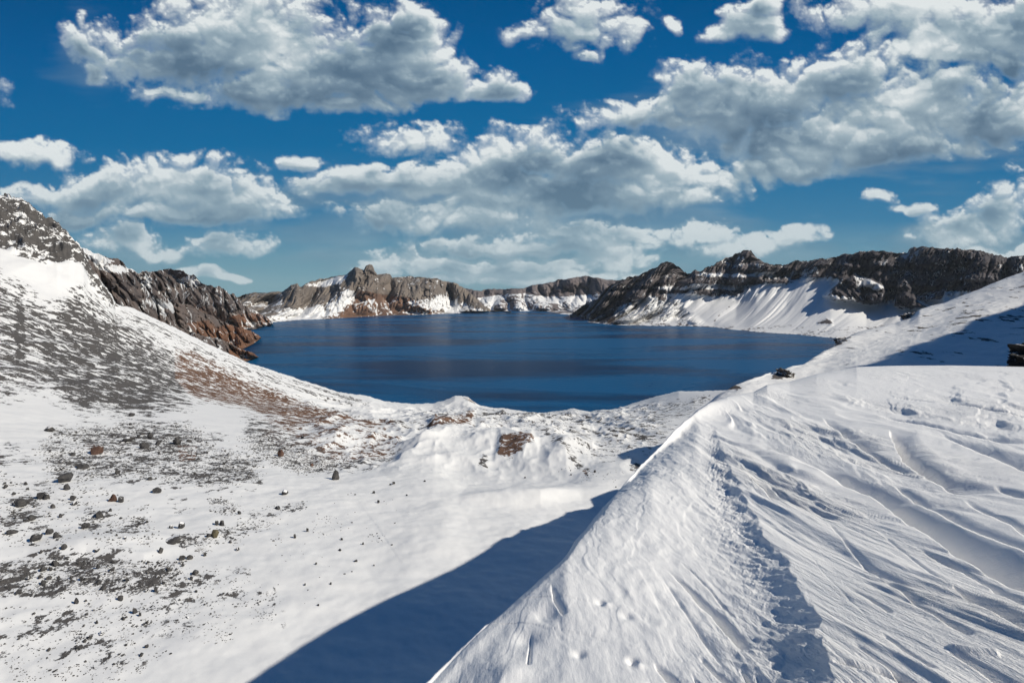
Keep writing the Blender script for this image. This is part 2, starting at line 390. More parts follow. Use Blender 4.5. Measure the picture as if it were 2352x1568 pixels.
PX, PY, PD, s = loft(xs, [([(x, y + 7) for x, y in shore], ('water', 1.03), 0), (shore, 'water', 0), (mid, [(470,3000),(621,3150),(821,3430),(1029,3900),(1110,3900),(1175,3900)], 8), (crest, crD, 0), ([(x, y + 15) for x, y in crest], [(470,4300),(821,4500),(1175,4900)], 3)], [4, 56, 66, 20])
PY = put_y(PX, PY, PD, s, 3, 1.9, 13, 11)
X, Y, Z = unproject(PX, PY, PD)
wd = sstep(s, 1, 1.5) * sstep(s, 3.5, 2.9)
PD2 = PD * (1 + wd * (.045 * ridged(X / 210, Z / 500, Y / 900, 6, 12) + .03 * ridged(X / 620, Z / 900, 0, 3, 14)))
X, Y, Z = unproject(PX, PY, PD2)
rock = .72 + .3 * fbm(X / 150, Z / 150, 0, 3, 31)
rock -= .62 * poly(PX, PY, [(600,735),(640,715),(735,700),(800,668),(828,662),(812,690),(770,722),(745,733),(620,740)], 9)
rock -= .60 * poly(PX, PY, [(700,655),(760,640),(800,632),(785,650),(740,661)], 4)
rock -= .50 * poly(PX, PY, [(965,690),(1010,680),(1060,690),(1115,715),(1040,720),(985,702)], 8)
rock -= .35 * poly(PX, PY, [(830,690),(870,685),(910,722),(860,726)], 8)
rock = np.maximum(rock, sstep(s, 1.12, 1.0) * (.5 + .9 * fbm(PX / 9, PY / 3, 0, 3, 77)))
brown = .80 * poly(PX, PY, [(745,735),(790,690),(830,672),(880,682),(960,690),(1010,712),(1029,722),(900,727)], 10) + .4 * poly(PX, PY, [(770,668),(810,640),(860,620),(910,640),(950,690),(800,700)], 12)
M_pin = terrain_mat('pinnacle_rock', 36, (.085, .075, .07, 1), (.17, .145, .125, 1), brown=(.20, .115, .075, 1), amp=2.2, stretch=(1.8, 1, .55), bump=.7, steep=(.2, .6, .8))
struct(grid_object('pinnacle_mountain', X, Y, Z, M_pin, {'rock': rock, 'brown': brown, 'tone': 0}))

# ------------------------------------------------------------------ crater wall on the left with its three headlands
M_wall = terrain_mat('crater_wall_rock', 20, (.06, .052, .052, 1), (.125, .10, .09, 1), brown=(.21, .105, .06, 1), amp=2.3, stretch=(1.5, 1, .8), bump=.7, steep=(.15, .6, .8))
def wall(name, xs, curves, rows, seed, crest_s, jag, base=.86, lamk=1.0, brownp=None, amp=.05, snowp=()):
    PX, PY, PD, s = loft(xs, curves, rows)
    PY = put_y(PX, PY, PD, s, crest_s, jag, 14, seed)
    X, Y, Z = unproject(PX, PY, PD)
    wd = sstep(s, .0, .4) * sstep(s, crest_s + .6, crest_s - .1)
    A = X / Y * F; B = (Z - CAMZ) / Y * F               # bearing and height angle: ribs keep one size along the receding wall
    A = A + .45 * B
    PD2 = PD * (1 + wd * (amp * .55 * ridged(A / 21, B / 46, 0, 6, seed) + amp * .9 * ridged(A / 62, B / 90, 0, 3, seed + 3)))
    X, Y, Z = unproject(PX, PY, PD2)
    rock = base + .45 * fbm(X / 60, Z / 60, Y / 120, 4, seed + 7)
    for sp_, k in snowp: rock = rock - k * poly(PX, PY, sp_, 5)
    brown = 0 * PX
    for p, k in (brownp or ()): brown = np.maximum(brown, k * poly(PX, PY, p, 9))
    return struct(grid_object(name, X, Y, Z, M_wall, {'rock': rock, 'brown': brown, 'tone': 0}))
cr = [(120,560),(184,567),(205,575),(248,592.5),(269,592.5),(282.5,602),(293,616),(306,620),(312,627),(333,623),(357,621),(394,618),(421,623),(448,634),(461,648),(469,652),(482,655),(490,659),(506,659),(520,668),(528,674),(538,675),(549,687),(560,700),(586,714),(608,724),(624,737.5),(628,742)]
wall('crater_wall', np.arange(120, 629, 1.0), [
    ([(120,760),(300,800),(430,800),(500,775),(549,764),(573,758),(600,752),(624,744),(628,744)], [(120,420),(300,640),(430,1350),(500,2000),(549,2180),(573,2260),(600,2390),(628,2600)], 2),
    ([(120,680),(300,720),(430,730),(500,735),(549,742),(573,745),(600,742),(624,740),(628,743)], [(120,480),(300,760),(430,1500),(500,2100),(549,2300),(573,2350),(600,2450),(628,2650)], 4),
    (cr, [(120,620),(184,680),(269,780),(394,1150),(461,1500),(520,2150),(560,2500),(628,2760)], 0),
    ([(x, y + 30) for x, y in cr], [(120,800),(394,1500),(628,3100)], 4)], [60, 90, 14], 41, 2, 3.0, base=.58,
    brownp=[([(540,720),(590,716),(626,736),(620,746),(560,755),(480,745)], .75), ([(395,720),(450,690),(520,720),(560,760),(470,800)], .5)],
    snowp=[([(184,567),(205,575),(262,600),(240,604),(200,590)], .8), ([(205,592),(240,607),(300,612),(310,622),(262,628),(225,620)], .65), ([(330,690),(420,700),(500,780),(470,800),(390,740)], .35), ([(540,740),(600,738),(580,752)], .4)], amp=.05)
wall('headland', np.arange(380, 601, 1.0), [
    ([(380,800),(470,822),(540,808),(560,800),(573,794),(585,787),(597,778),(600,776)], [(380,1000),(470,1300),(540,1560),(573,1640),(600,1850)], 2),
    ([(380,690),(440,702),(500,733),(535,747),(573,758),(590,768),(598,772),(600,776)], [(380,1200),(440,1500),(500,1780),(573,1930),(600,1960)], 0),
    ([(380,712),(440,722),(500,755),(535,765),(573,770),(600,776)], [(380,1400),(500,2100),(600,2100)], 4)], [70, 12], 47, 1, 2.4, base=.80,
    brownp=[([(470,760),(530,742),(600,766),(602,780),(560,806),(500,800)], .95), ([(420,740),(480,730),(520,770),(470,790)], .6)], snowp=[([(470,745),(530,760),(520,770),(465,757)], .3)])
wall('headland', np.arange(300, 595, 1.0), [
    ([(300,790),(420,850),(520,850),(555,832),(575,826),(594,820)], [(300,600),(420,850),(520,1120),(560,1310),(594,1400)], 2),
    ([(300,712),(380,742),(430,758),(470,772),(500,776),(530,790),(557,802),(580,809),(594,819)], [(300,720),(430,1060),(500,1250),(557,1370),(594,1430)], 0),
    ([(300,740),(430,780),(500,800),(557,812),(594,821)], [(300,900),(500,1450),(594,1500)], 4)], [70, 12], 53, 1, 2.2, base=.72,
    brownp=[([(530,795),(560,803),(596,814),(596,824),(560,830),(520,815)], .9)], snowp=[([(370,760),(430,765),(470,800),(430,810)], .2)])

# ------------------------------------------------------------------ cliffs and snow slopes on the right
xs = np.arange(1309, 2900, 1.3)
crest = [(1309,723),(1311,722),(1322,714),(1338,700.5),(1372,684.5),(1391,663),(1405,652),(1415,646),(1439,636.6),(1471,632.6),(1484.5,623),(1514,608.6),(1532.5,599),(1546,603),(1562,615),(1578,627),(1588.5,626),(1596.5,618),(1607,624.6),(1623,615),(1667,593),(1691,584),(1707,575),(1725,573.5),(1736,592),(1753,601),(1768,607),(1808,607),(1826,598.6),(1839,601),(1882,594),(1894,595),(1943,583),(1998,576.5),(2023,575.6),(2060,581),(2084,579.6),(2090.5,569),(2121,566),(2213,573),(2250,573.5),(2281,582.7),(2315,590),(2352,586),(2480,590),(2600,560),(2900,540)]
shore = [(1309,724.5),(1324.6,734),(1356.6,740.5),(1418,747),(1498,748),(1578,749),(1640,751.5),(1676,756),(1737.5,762),(1829.6,768),(1937,778.5),(2100,788),(2352,800),(2900,830)]
foot = [(1309,723.5),(1325,727),(1360,722),(1400,712),(1440,700),(1490,688),(1540,676),(1600,674),(1630,680),(1691,680),(1737,655),(1762,653),(1805,650),(1850,640),(1906,636),(1950,660),(1990,690),(2026,697),(2060,690),(2090,698),(2130,690),(2167,676),(2229,672),(2352,690),(2900,700)]
Dsh = lambda x: float(water_D(np.interp(x, [p[0] for p in shore], [p[1] for p in shore])))
crD = [(1309,3350),(1340,3270),(1391,3250),(1439,3220),(1532,3120),(1640,3040),(1725,2990),(1900,2840),(2100,2620),(2352,2350),(2900,2050)]
ftD = [(1309,3340),(1340,3000),(1391,2950),(1439,2900),(1532,2860),(1640,2820),(1725,2790),(1900,2660),(2000,2480),(2100,2370),(2352,2120),(2900,1800)]
lowD = [(x, Dsh(x) * .62 + .38 * float(np.interp(x, *zip(*ftD)))) for x in range(1309, 2900, 60)]
lowy = [(x, .70 * float(np.interp(x, *zip(*shore))) + .30 * float(np.interp(x, *zip(*foot)))) for x in range(1309, 2900, 20)]
midc = [(x, .5 * float(np.interp(x, *zip(*crest))) + .5 * float(np.interp(x, *zip(*foot)))) for x in range(1309, 2900, 6)]
midD = [(x, .68 * float(np.interp(x, *zip(*ftD))) + .32 * float(np.interp(x, *zip(*crD)))) for x in range(1309, 2900, 60)]
PX, PY, PD, s = loft(xs, [([(x, y + 9) for x, y in shore], ('water', 1.03), 0), (shore, 'water', 0), (lowy, lowD, 6), (foot, ftD, 5), (midc, midD, 4), (crest, crD, 0), ([(x, y + 22) for x, y in crest], [(1309,3500),(1640,3400),(2100,3000),(2900,2500)], 4)], [4, 44, 60, 50, 50, 16])
PY = put_y(PX, PY, PD, s, 5, 3.0, 15, 61)
X, Y, Z = unproject(PX, PY, PD)
cl = sstep(s, 2.85, 3.2)
wd = sstep(s, 2.7, 3.3) * sstep(s, 5.6, 4.9)
headl = poly(PX, PY, [(1280,730),(1340,690),(1400,640),(1470,640),(1530,668),(1560,700),(1620,752),(1560,790),(1400,790),(1290,770)], 12)
al = X * .65 - Y * .76          # along the wall
rel = .050 * ridged(al / 120, Z / 300, 0, 7, 62, .58) + .045 * ridged(al / 430, Z / 700, 0, 3, 66)
PD2 = PD * (1 + np.maximum(wd, .8 * headl * sstep(s, 1, 2)) * rel + .012 * wd * np.sin(Z / 13.0 + 3 * fbm(al / 200, Z / 90, 0, 3, 67)) * sstep(s, 5, 4))
gul = ridged(al / 55 + .004 * Z, 0 * Z, Z / 700, 4, 63)
PD2 *= 1 + (.0028 + .006 * sstep(fbm(al / 240, Z / 200, 0, 2, 78), -.1, .35)) * gul * sstep(s, 1, 1.8) * sstep(s, 3.1, 2.6)
# rocky outcrops that stand out of the snow
for pts, h in [([(1893,680),(1915,660),(1935,640),(1960,632),(2000,640),(2020,652),(2035,668),(2026,696),(1990,700),(1950,690),(1920,690)], .055), ([(2055,700),(2062,650),(2078,636),(2092,655),(2105,690),(2130,705),(2080,708)], .05), ([(2130,690),(2150,668),(2172,665),(2165,688)], .03), ([(1880,742),(1898,732),(1908,735),(1912,745)], .012)]:
    p = poly(PX, PY, pts, 6); PD2 *= 1 - p * h * (1 + .5 * fbm(X / 40, Z / 40, 0, 3, 70)); cl = np.maximum(cl, p)
X, Y, Z = unproject(PX, PY, PD2)
rock = cl * (.84 + .45 * fbm(X / 90, Z / 50, 0, 4, 64)) + (1 - cl) * .02
ledge = np.sin(PY / 5.2 + 2.2 * fbm(PX / 55, PY / 30, 0, 3, 68))
mb = poly(PX, PY, [(1470,640),(1600,630),(1640,622),(1700,610),(1770,612),(1790,650),(1700,684),(1600,684),(1500,672)], 8)
rock -= mb * np.clip(ledge, 0, 1) * .75
rock = np.maximum(rock, headl * (.58 + .35 * fbm(X / 70, Z / 90, 0, 3, 69)))
fan = poly(PX, PY, [(1440,745),(1450,690),(1500,680),(1560,700),(1640,750)], 14)
rock -= fan * .38
rock -= poly(PX, PY, [(1960,632),(2000,640),(2030,660),(2015,668),(1975,650)], 4) * .9
lowb = sstep(PY, 742, 752) * sstep(PX, 1620, 1700); rock = np.maximum(rock, .27 * lowb + .3 * np.exp(-(line_d(PX, PY, [(1638,744),(1650,725),(1675,705),(1688,690)])[0] / 3) ** 2))
rock = np.maximum(rock, sstep(s, 1.25, 1.0) * (.45 + .9 * fbm(PX / 9, PY / 3, 0, 3, 75)))
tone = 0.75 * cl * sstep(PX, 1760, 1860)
M_cliff = terrain_mat('cliff_rock', 24, (.06, .057, .066, 1), (.12, .105, .105, 1), brown=(.2, .12, .08, 1), amp=2.0, stretch=(1.8, 1.4, .7), bump=.8, steep=(.0, .5, .7), snowbump=.35)
brown = .5 * poly(PX, PY, [(1340,728),(1400,725),(1420,748),(1350,742)], 5)
struct(grid_object('cliffs', X, Y, Z, M_cliff, {'rock': rock, 'brown': brown, 'tone': tone}))

# ------------------------------------------------------------------ left mountain, snow bowl and valley floor
xs = np.concatenate([np.arange(-700, 0, 5.0), np.arange(0, 1700, 1.8), np.arange(1700, 2100, 5.0)])
crest = [(-700,330),(-300,385),(0,444.6),(13,448.5),(27,452.5),(40,459),(66.6,472.5),(93,491),(106.6,500.5),(130.6,511),(141,524.5),(160,540.5),(170.6,558),(184,567),(192,578),(202.5,604.5),(221,630),(240,655),(258,680),(266,700),(272,700),(300,706),(365,735),(426,764),(506,803),(573,833.6),(661,862),(741,888),(781,900.4),(848,909.7),(888,921.7),(955,927),(994.5,925.7),(1021,919),(1045,909.7),(1074.5,911),(1088,921.7),(1101,931),(1128,937),(1165,939),(1231,949.7),(1271,945.7),(1319,938),(1356.6,945),(1373,941.7),(1412,941.7),(1450,927),(1514,908),(1559,897.7),(1631,897),(1672,895),(1800,890),(2100,890)]
crD = [(-700,185),(0,200),(184,185),(264,190),(300,205),(400,215),(600,232),(800,262),(1000,290),(1060,285),(1231,310),(1412,290),(1559,240),(1671,210),(2100,190)]
PX, PY, PD, s = loft(xs, [
  ([(-700,2600),(2100,2600)], [(-700,8),(2100,8)], 0),
  ([(-700,1900),(2100,1900)], [(-700,13.5),(2100,14)], 0),
  ([(-700,1568),(2100,1568)], [(-700,17),(0,18.6),(600,19.3),(1200,20.5),(2100,20)], 0),
  ([(-700,1350),(2100,1350)], [(-700,22),(0,24.0),(600,26.0),(1200,28.2),(2100,27)], 0),
  ([(-700,1200),(2100,1200)], [(-700,26),(0,30.5),(600,35.2),(1200,39.0),(1300,40.5),(1450,43),(2100,43)], 0),
  ([(-700,1060),(0,1090),(600,1110),(1500,1110),(2100,1110)], [(-700,34),(0,39),(600,44),(1200,50.5),(1450,51.5),(2100,51)], 10),
  ([(-700,960),(0,1000),(400,1020),(800,1030),(1500,1020),(2100,1020)], [(-700,44),(0,50),(400,56),(800,67),(1200,84),(1500,85),(2100,80)], 20),
  ([(-700,860),(0,880),(300,935),(700,962),(1300,972),(2100,965)], [(-700,62),(0,70),(400,80),(700,98),(1000,130),(1300,150),(1600,135),(2100,120)], 20),
  ([(-700,600),(0,660),(200,755),(400,850),(600,918),(800,940),(1000,948),(1300,957),(1600,928),(2100,915)], [(-700,115),(0,128),(200,135),(400,145),(600,165),(800,195),(1000,225),(1300,232),(1600,185),(2100,150)], 20),
  (crest, crD, 0),
  ([(x, y + 26) for x, y in crest], [(-700,215),(0,235),(264,225),(600,290),(1000,350),(1300,370),(1671,260),(2100,230)], 5),
  ([(-700,900),(2100,1150)], [(-700,500),(0,500),(800,760),(1300,760),(2100,600)], 5)],
  [10, 24, 70, 60, 60, 62, 62, 84, 84, 12, 6])
PY = put_y(PX, PY, PD, s, 9, 1.6, 17, 81, .12) - sstep(PX, 290, 250) * np.exp(-((s - 9) / .2) ** 2) * 2.5 * fbm(PX / 9, 0 * PX, 0, 3, 83)
X, Y, Z = unproject(PX, PY, PD)
# relief in world metres
upper = sstep(s, 6.6, 7.4) * sstep(PX, 420, 250)
band = poly(PX, PY, [(-300,380),(0,440),(60,465),(135,510),(190,572),(222,628),(272,705),(240,692),(208,655),(190,600),(150,592),(110,602),(60,585),(0,563),(-300,520)], 9)
Z = Z + band * (2.6 * ridged(X / 9, Y / 9, Z / 16, 5, 84)) + upper * .7 * fbm(X / 14, Y / 14, 0, 4, 85)
gull = ridged((X + .35 * Y) / 16, 0 * X, Y / 160, 3, 86)
Z = Z + upper * (1 - band) * .5 * gull
valley = sstep(PY, 1130, 1000) * sstep(PX, 560, 800) * sstep(s, 8.8, 8.2) * (.18 + .82 * sstep(PX, 1560, 1440))
Z = Z + valley * 2.3 * fbm(X / 26, Y / 40, 0, 4, 87) + valley * .9 * ridged(X / 9, Y / 18, 0, 4, 88)
lowm = sstep(s, 7.2, 6.2)
Z = Z + lowm * (.18 * fbm(X / 7, Y / 5, 0, 4, 89) + .05 * fbm(X / 1.6, Y / 1.1, 0, 3, 90))
def bank(pts, w, h, k=1.0, one=True):
    """raised lip along a line: rises on the left side of the direction of travel"""
    d, sd_, al_ = line_d(PX, PY, pts); sgn = d * sd_
    endf = np.sin(np.clip(al_, 0, 1) * math.pi) ** 1.3
    return h * endf * np.where(sgn < 0, np.exp(-(d / w) ** 2), np.exp(-(d / (w * k)) ** 2))
Z = Z - 1.0 * poly(PX, PY, [(1030,1080),(1100,1050),(1240,1045),(1320,1075),(1330,1110),(1200,1135),(1060,1125)], 70)
# rounded snow banks of the bowl
Z = Z + bank([(880,1080),(940,1045),(1010,1005),(1090,985),(1180,992),(1270,1010),(1330,1050)], 45, 1.3, .35)
Z = Z + bank([(860,1340),(930,1300),(1000,1240),(1020,1190),(1010,1120),(1040,1060)], 110, .30, .45)
Z = Z + bank([(60,1270),(200,1262),(330,1275),(440,1250)], 40, .4, .35)
Z = Z + bank([(0,1260),(180,1255),(420,1235),(600,1195)], 30, .25, .5)
Z = Z + bank([(1010,1140),(1120,1140),(1240,1140),(1330,1125),(1420,1118)], 24, 1.1, .6)
for pts, h in [([(985,1000),(1000,978),(1040,968),(1085,972),(1080,990),(1040,1000)], .9), ([(1140,1050),(1150,1028),(1220,1026),(1232,1045),(1190,1058)], .7)]:
    Z = Z + h * poly(PX, PY, pts, 12)
Z = Z + 1.6 * poly(PX, PY, [(930,1045),(1000,990),(1100,975),(1250,988),(1340,1040),(1300,1062),(1180,1040),(1000,1062)], 34)
# rock cover
rock = np.zeros_like(PX)
def addm(pts, soft, v):
    global rock
    rock = np.maximum(rock, v * poly(PX, PY, pts, soft))
rock = np.maximum(rock, band * (.72 + .4 * fbm(X / 8, Y / 8, Z / 8, 3, 91)))
addm([(-300,600),(0,610),(10,690),(16,820),(-300,900)], 10, .46); addm([(26,665),(58,655),(70,850),(30,850)], 13, .72)
addm([(-300,640),(30,650),(110,700),(200,665),(270,720),(400,800),(440,935),(200,950),(100,900),(-300,860)], 30, .54)
addm([(100,720),(140,690),(180,660),(205,680),(262,720),(330,770),(400,800),(430,860),(440,930),(330,952),(180,945),(110,900),(60,850),(70,780)], 34, .66)
addm([(60,880),(120,870),(250,930),(420,930),(430,948),(230,955),(150,930)], 8, .40)
addm([(130,700),(185,660),(230,700),(200,740),(140,760)], 16, .56)
addm([(0,860),(30,880),(60,930),(0,935)], 12, .35)
addm([(940,950),(1100,945),(1500,940),(1560,960),(1500,1040),(1380,1060),(1250,1010),(1000,1010)], 26, .30)
addm([(120,990),(260,970),(440,975),(500,1030),(600,1050),(590,1110),(480,1130),(330,1110),(220,1100),(110,1080),(90,1030)], 30, .44)
addm([(280,960),(400,965),(430,990),(520,1000),(500,1025),(400,1020)], 12, .38)
addm([(-100,1010),(60,1020),(80,1060),(0,1080)], 20, .36); addm([(0,1110),(150,1120),(110,1200),(0,1230)], 30, .33)
addm([(200,1170),(330,1190),(380,1220),(320,1240),(210,1235),(180,1200)], 12, .38)
addm([(470,1140),(540,1150),(545,1180),(500,1185)], 10, .40); addm([(380,1140),(430,1145),(450,1170),(400,1180)], 10, .33)
addm([(550,1175),(700,1150),(690,1175),(590,1220)], 12, .26); addm([(380,1240),(560,1200),(620,1210),(450,1275)], 10, .30)
addm([(-100,1290),(120,1270),(420,1290),(440,1350),(280,1360),(0,1370)], 24, .36)
addm([(400,1300),(620,1330),(640,1430),(450,1450),(260,1440),(380,1380)], 40, .26)
addm([(0,1400),(200,1400),(330,1520),(200,1568),(0,1500)], 40, .27)
addm([(560,950),(620,940),(800,985),(900,1000),(930,1020),(900,1045),(840,1065),(700,1080),(640,1060),(560,1010)], 18, .43)
addm([(400,800),(440,800),(520,840),(600,878),(700,920),(830,962),(900,972),(870,985),(760,985),(660,975),(560,935),(440,915),(402,870)], 16, .66)
rock = rock - .3 * poly(PX, PY, [(405,808),(520,850),(640,905),(600,893),(500,850),(410,815)], 3)
addm([(830,955),(980,975),(1110,990),(1000,1000),(850,985)], 7, .38)
addm([(984,1000),(990,978),(1050,975),(1088,975),(1080,992),(1030,1002)], 4, .62); addm([(1142,1052),(1146,1032),(1222,1030),(1228,1042),(1180,1058)], 4, .62)
addm([(1100,1062),(1110,1046),(1122,1050),(1118,1068)], 4, .55)
addm([(1130,945),(1270,950),(1330,945),(1320,965),(1290,985),(1180,980),(1120,962)], 9, .40)
addm([(1190,1000),(1240,1010),(1360,1075),(1340,1080),(1270,1040)], 5, .42); addm([(1290,1045),(1352,1080),(1348,1086),(1300,1056)], 3, .60)
addm([(1390,985),(1440,980),(1520,1005),(1510,1020),(1450,1012)], 6, .48)
addm([(1250,1000),(1290,1003),(1290,1012),(1255,1012)], 4, .45); addm([(1305,1005),(1350,1003),(1350,1013),(1310,1014)], 4, .45)
addm([(1444,1068),(1465,1062),(1475,1065),(1462,1080),(1448,1080)], 3, .62)
addm([(1400,950),(1500,925),(1640,905),(1600,950),(1480,990),(1380,975)], 10, .29)
addm([(1060,912),(1082,914),(1100,932),(1080,925)], 3, .5)
streaks = poly(PX, PY, [(268,702),(365,735),(506,803),(661,862),(800,905),(860,930),(780,925),(600,875),(440,800),(300,735)], 4)
dd, sd_, al_ = line_d(PX, PY, [(262,690),(365,735),(506,803),(661,862),(800,902),(900,930)])
st = perlin(dd / 2.6, al_ * 2.2, 0, 96) + .5 * perlin(dd / 1.2, al_ * 4, 0, 97)
rock = np.maximum(rock, streaks * np.clip(.34 + .55 * st, 0, .9) * sstep(dd, 3, 9))
brown = poly(PX, PY, [(400,800),(440,800),(520,840),(600,878),(700,920),(830,962),(900,972),(930,1015),(880,1045),(780,1055),(650,985),(560,945),(440,915),(402,870)], 14) * .95
for p_, k in [([(985,1003),(985,972),(1090,968),(1088,995)], .9), ([(1142,1052),(1146,1022),(1226,1024),(1228,1042),(1180,1058)], .85), ([(1330,1068),(1350,1078),(1345,1088)], 1), ([(405,1020),(455,1020),(450,1055),(410,1060)], .7), ([(1060,912),(1082,914),(1100,932)], .8), ([(190,1015),(235,1015),(235,1040),(190,1040)], .55), ([(1130,945),(1190,945),(1180,962)], .5)]:
    brown = np.maximum(brown, k * poly(PX, PY, p_, 5))
brown = np.maximum(brown, .48 * poly(PX, PY, [(600,960),(940,960),(1320,965),(1250,1010),(950,1050),(700,1080),(580,1010)], 30))
M_bowl = terrain_mat('snow_and_scree', .55, (.050, .050, .052, 1), (.085, .080, .078, 1), brown=(.20, .112, .07, 1), amp=2.7, stretch=(1, .8, 1.2), bump=.6, steep=(.0, .4, .6), snowbump=.22, det=5, edge=.05, lam2=1.9, nr=.74)
struct(grid_object('snow_ground', X, Y, Z, M_bowl, {'rock': rock, 'brown': brown, 'tone': 0, 'far': sstep(np.log(PD), math.log(55), math.log(150))}))
BOWL = (X, Y, Z, PX, PY, s)

# ------------------------------------------------------------------ right hand snow slope
xs = np.arange(1560, 3600, 3.0)
crest = [(1560,985),(1600,945),(1630,925),(1650,908),(1691,886.6),(1730,872),(1759,862),(1790,852),(1820,840),(1845,836),(1894,807),(1922,791.4),(1952.5,770),(1968,764),(2020,750),(2057,741.7),(2090.5,727),(2112,710),(2167.5,696),(2229,671.7),(2290,647),(2352,625.6),(2500,560),(2700,450),(3000,330),(3600,250)]
PX, PY, PD, s = loft(xs, [
  ([(1560,1040),(1700,960),(1850,930),(3600,930)], [(1560,60),(1700,62),(1850,60),(2100,55),(2352,58),(3600,60)], 10),
  ([(1560,1000),(1640,930),(1700,905),(1850,880),(1950,862),(2352,830),(3600,830)], [(1560,62),(1700,65),(1850,70),(2100,70),(2352,72),(3600,60)], 10),
  ([(1560,992),(1640,917),(1700,890),(1800,852),(1900,825),(1960,800),(2100,765),(2229,740),(2352,725),(2700,650),(3600,500)], [(1560,64),(1700,67),(1850,80),(1960,95),(2100,105),(2352,105),(3600,75)], 10),
  (crest, [(1560,66),(1691,69),(1759,72),(1845,84),(1952,112),(2112,130),(2352,150),(3000,130),(3600,90)], 2),
  ([(x, y + 25) for x, y in crest], [(1560,60),(1759,80),(1952,140),(2352,190),(3600,140)], 5)], [14, 40, 90, 14])
X, Y, Z = unproject(PX, PY, PD)
dd, sd_, al_ = line_d(PX, PY, [(2080,835),(2200,770),(2290,720),(2400,660)])
Z = Z + .8 * np.exp(-(dd / 38) ** 2) - .5 * np.exp(-(line_d(PX, PY, [(2110,842),(2230,775),(2400,690)])[0] / 26) ** 2)
Z = Z + .35 * fbm(X / 12, Y / 7, 0, 4, 101) + .10 * ridged(X / 3, Y / 1.6, 0, 4, 102)
rock = 0 * PX + .12
rock = np.maximum(rock, .26 * poly(PX, PY, [(1700,960),(1960,870),(2200,720),(2300,680),(2200,790),(2050,842),(1800,880)], 25))
for p_, v in [([(1770,872),(1790,850),(1812,842),(1822,850),(1818,872),(1790,876)], .42), ([(1918,792),(1940,778),(1958,768),(1965,768),(1945,785),(1920,796)], .5), ([(2068,736),(2085,722),(2105,708),(2116,709),(2100,724),(2080,738)], .5)]:
    rock = np.maximum(rock, v * poly(PX, PY, p_, 5))
M_slope = terrain_mat('wind_packed_snow_slope', 2.6, (.055, .052, .055, 1), (.10, .09, .085, 1), amp=2.2, stretch=(1, .7, 1), bump=.7, snowbump=.55, steep=(.0, .4, .6), det=6)
struct(grid_object('snow_slope', X, Y, Z, M_slope, {'rock': rock, 'brown': 0, 'tone': 0}))

# ------------------------------------------------------------------ wind carved snow ridge in the foreground
xs = np.concatenate([np.arange(200, 900, 6.0), np.arange(900, 2420, 1.7), np.arange(2420, 3700, 5.0)])
crest = [(200,2350),(600,1950),(800,1760),(960,1585),(1003,1542),(1060,1487),(1111,1437),(1143,1420),(1167,1404),(1199,1373),(1229,1348),(1267,1313),(1302,1275),(1322,1240),(1363,1193),(1387,1164),(1413,1136),(1423,1123),(1447,1097),(1471,1070),(1498,1044),(1524,1017),(1551,985),(1578,961),(1604,940),(1626,926),(1670,911),(1731,900),(1762,883.5),(1814,876),(1876,859),(1968,842.5),(2060,839.6),(2183,839),(2296,841),(2352,842),(2600,836),(3000,820),(3700,800)]
PX, PY, PD, s = loft(xs, [
  ([(200,2900),(3700,2900)], [(200,1.1),(3700,1.0)], 0),
  ([(200,2700),(600,2300),(1000,1960),(1300,1960),(3700,1960)], [(200,1.6),(600,2.05),(1000,2.05),(1300,2.0),(1800,1.85),(2352,1.8),(3700,1.8)], 10),
  ([(200,2500),(600,2050),(960,1700),(1150,1568),(3700,1568)], [(200,1.9),(600,2.6),(960,2.95),(1180,3.25),(1500,2.95),(1900,2.75),(2352,2.6),(3700,2.6)], 14),
  ([(200,2420),(600,2000),(960,1640),(1100,1490),(1300,1310),(3700,1310)], [(200,2),(600,2.8),(960,3.2),(1100,3.95),(1300,5.2),(1500,5.1),(1900,4.9),(2352,4.5),(3700,4.0)], 14),
  ([(200,2390),(600,1980),(960,1610),(1100,1465),(1300,1285),(1400,1155),(1500,1110),(3700,1110)], [(200,2.1),(600,2.9),(960,3.35),(1100,4.15),(1300,5.6),(1400,8.3),(1500,9.2),(1900,9.0),(2352,8.2),(3700,7)], 14),
  ([(200,2365),(600,1962),(960,1595),(1100,1452),(1300,1280),(1400,1150),(1500,1050),(1600,970),(1700,955),(3700,950)], [(200,2.2),(600,3),(960,3.45),(1100,4.3),(1300,5.9),(1400,8.8),(1500,13),(1600,16.5),(1700,18),(2352,17),(3700,14)], 10),
  (crest, [(200,2.3),(600,3.1),(960,3.55),(1100,4.4),(1210,5.2),(1310,6.6),(1400,9.2),(1480,12.5),(1540,15),(1600,18),(1650,21),(1740,25),(1830,30),(1950,34),(2100,36),(2352,36),(2700,34),(3700,26)], 1),
  ([(x + 3, y + (14 if x < 1550 else 5)) for x, y in crest], [(200,2.6),(600,3.5),(960,4.1),(1100,5),(1310,7.4),(1400,10.4),(1560,19),(1650,27),(1740,37),(1830,45),(1950,49),(2100,49),(2352,46),(3700,29)], 5),
  ([(200,3000),(1000,2050),(1400,1500),(1700,1150),(2352,1050),(3700,1050)], [(200,4),(960,6),(1400,13.5),(1560,23),(1650,31),(1740,41),(1830,50),(1950,53),(2100,53),(2352,50),(3700,34)], 10)],
  [8, 20, 110, 110, 90, 115, 10, 12])
PY = PY - np.exp(-((s - 6) / .25) ** 2) * (5 * fbm(PX / 60, 0 * PX, 0, 4, 151) + 2.2 * fbm(PX / 9, 0 * PX, 0, 3, 152)) * sstep(PX, 1700, 1500)
X, Y, Z = unproject(PX, PY, PD)
def at_px(pts):
    """picture points -> ground positions on this surface"""
    o_ = []
    for (a, b) in pts:
        k = np.argmin((PX - a) ** 2 + (PY - b) ** 2 + 1e7 * (s > 6.02)); o_.append((X.flat[k], Y.flat[k]))
    return o_
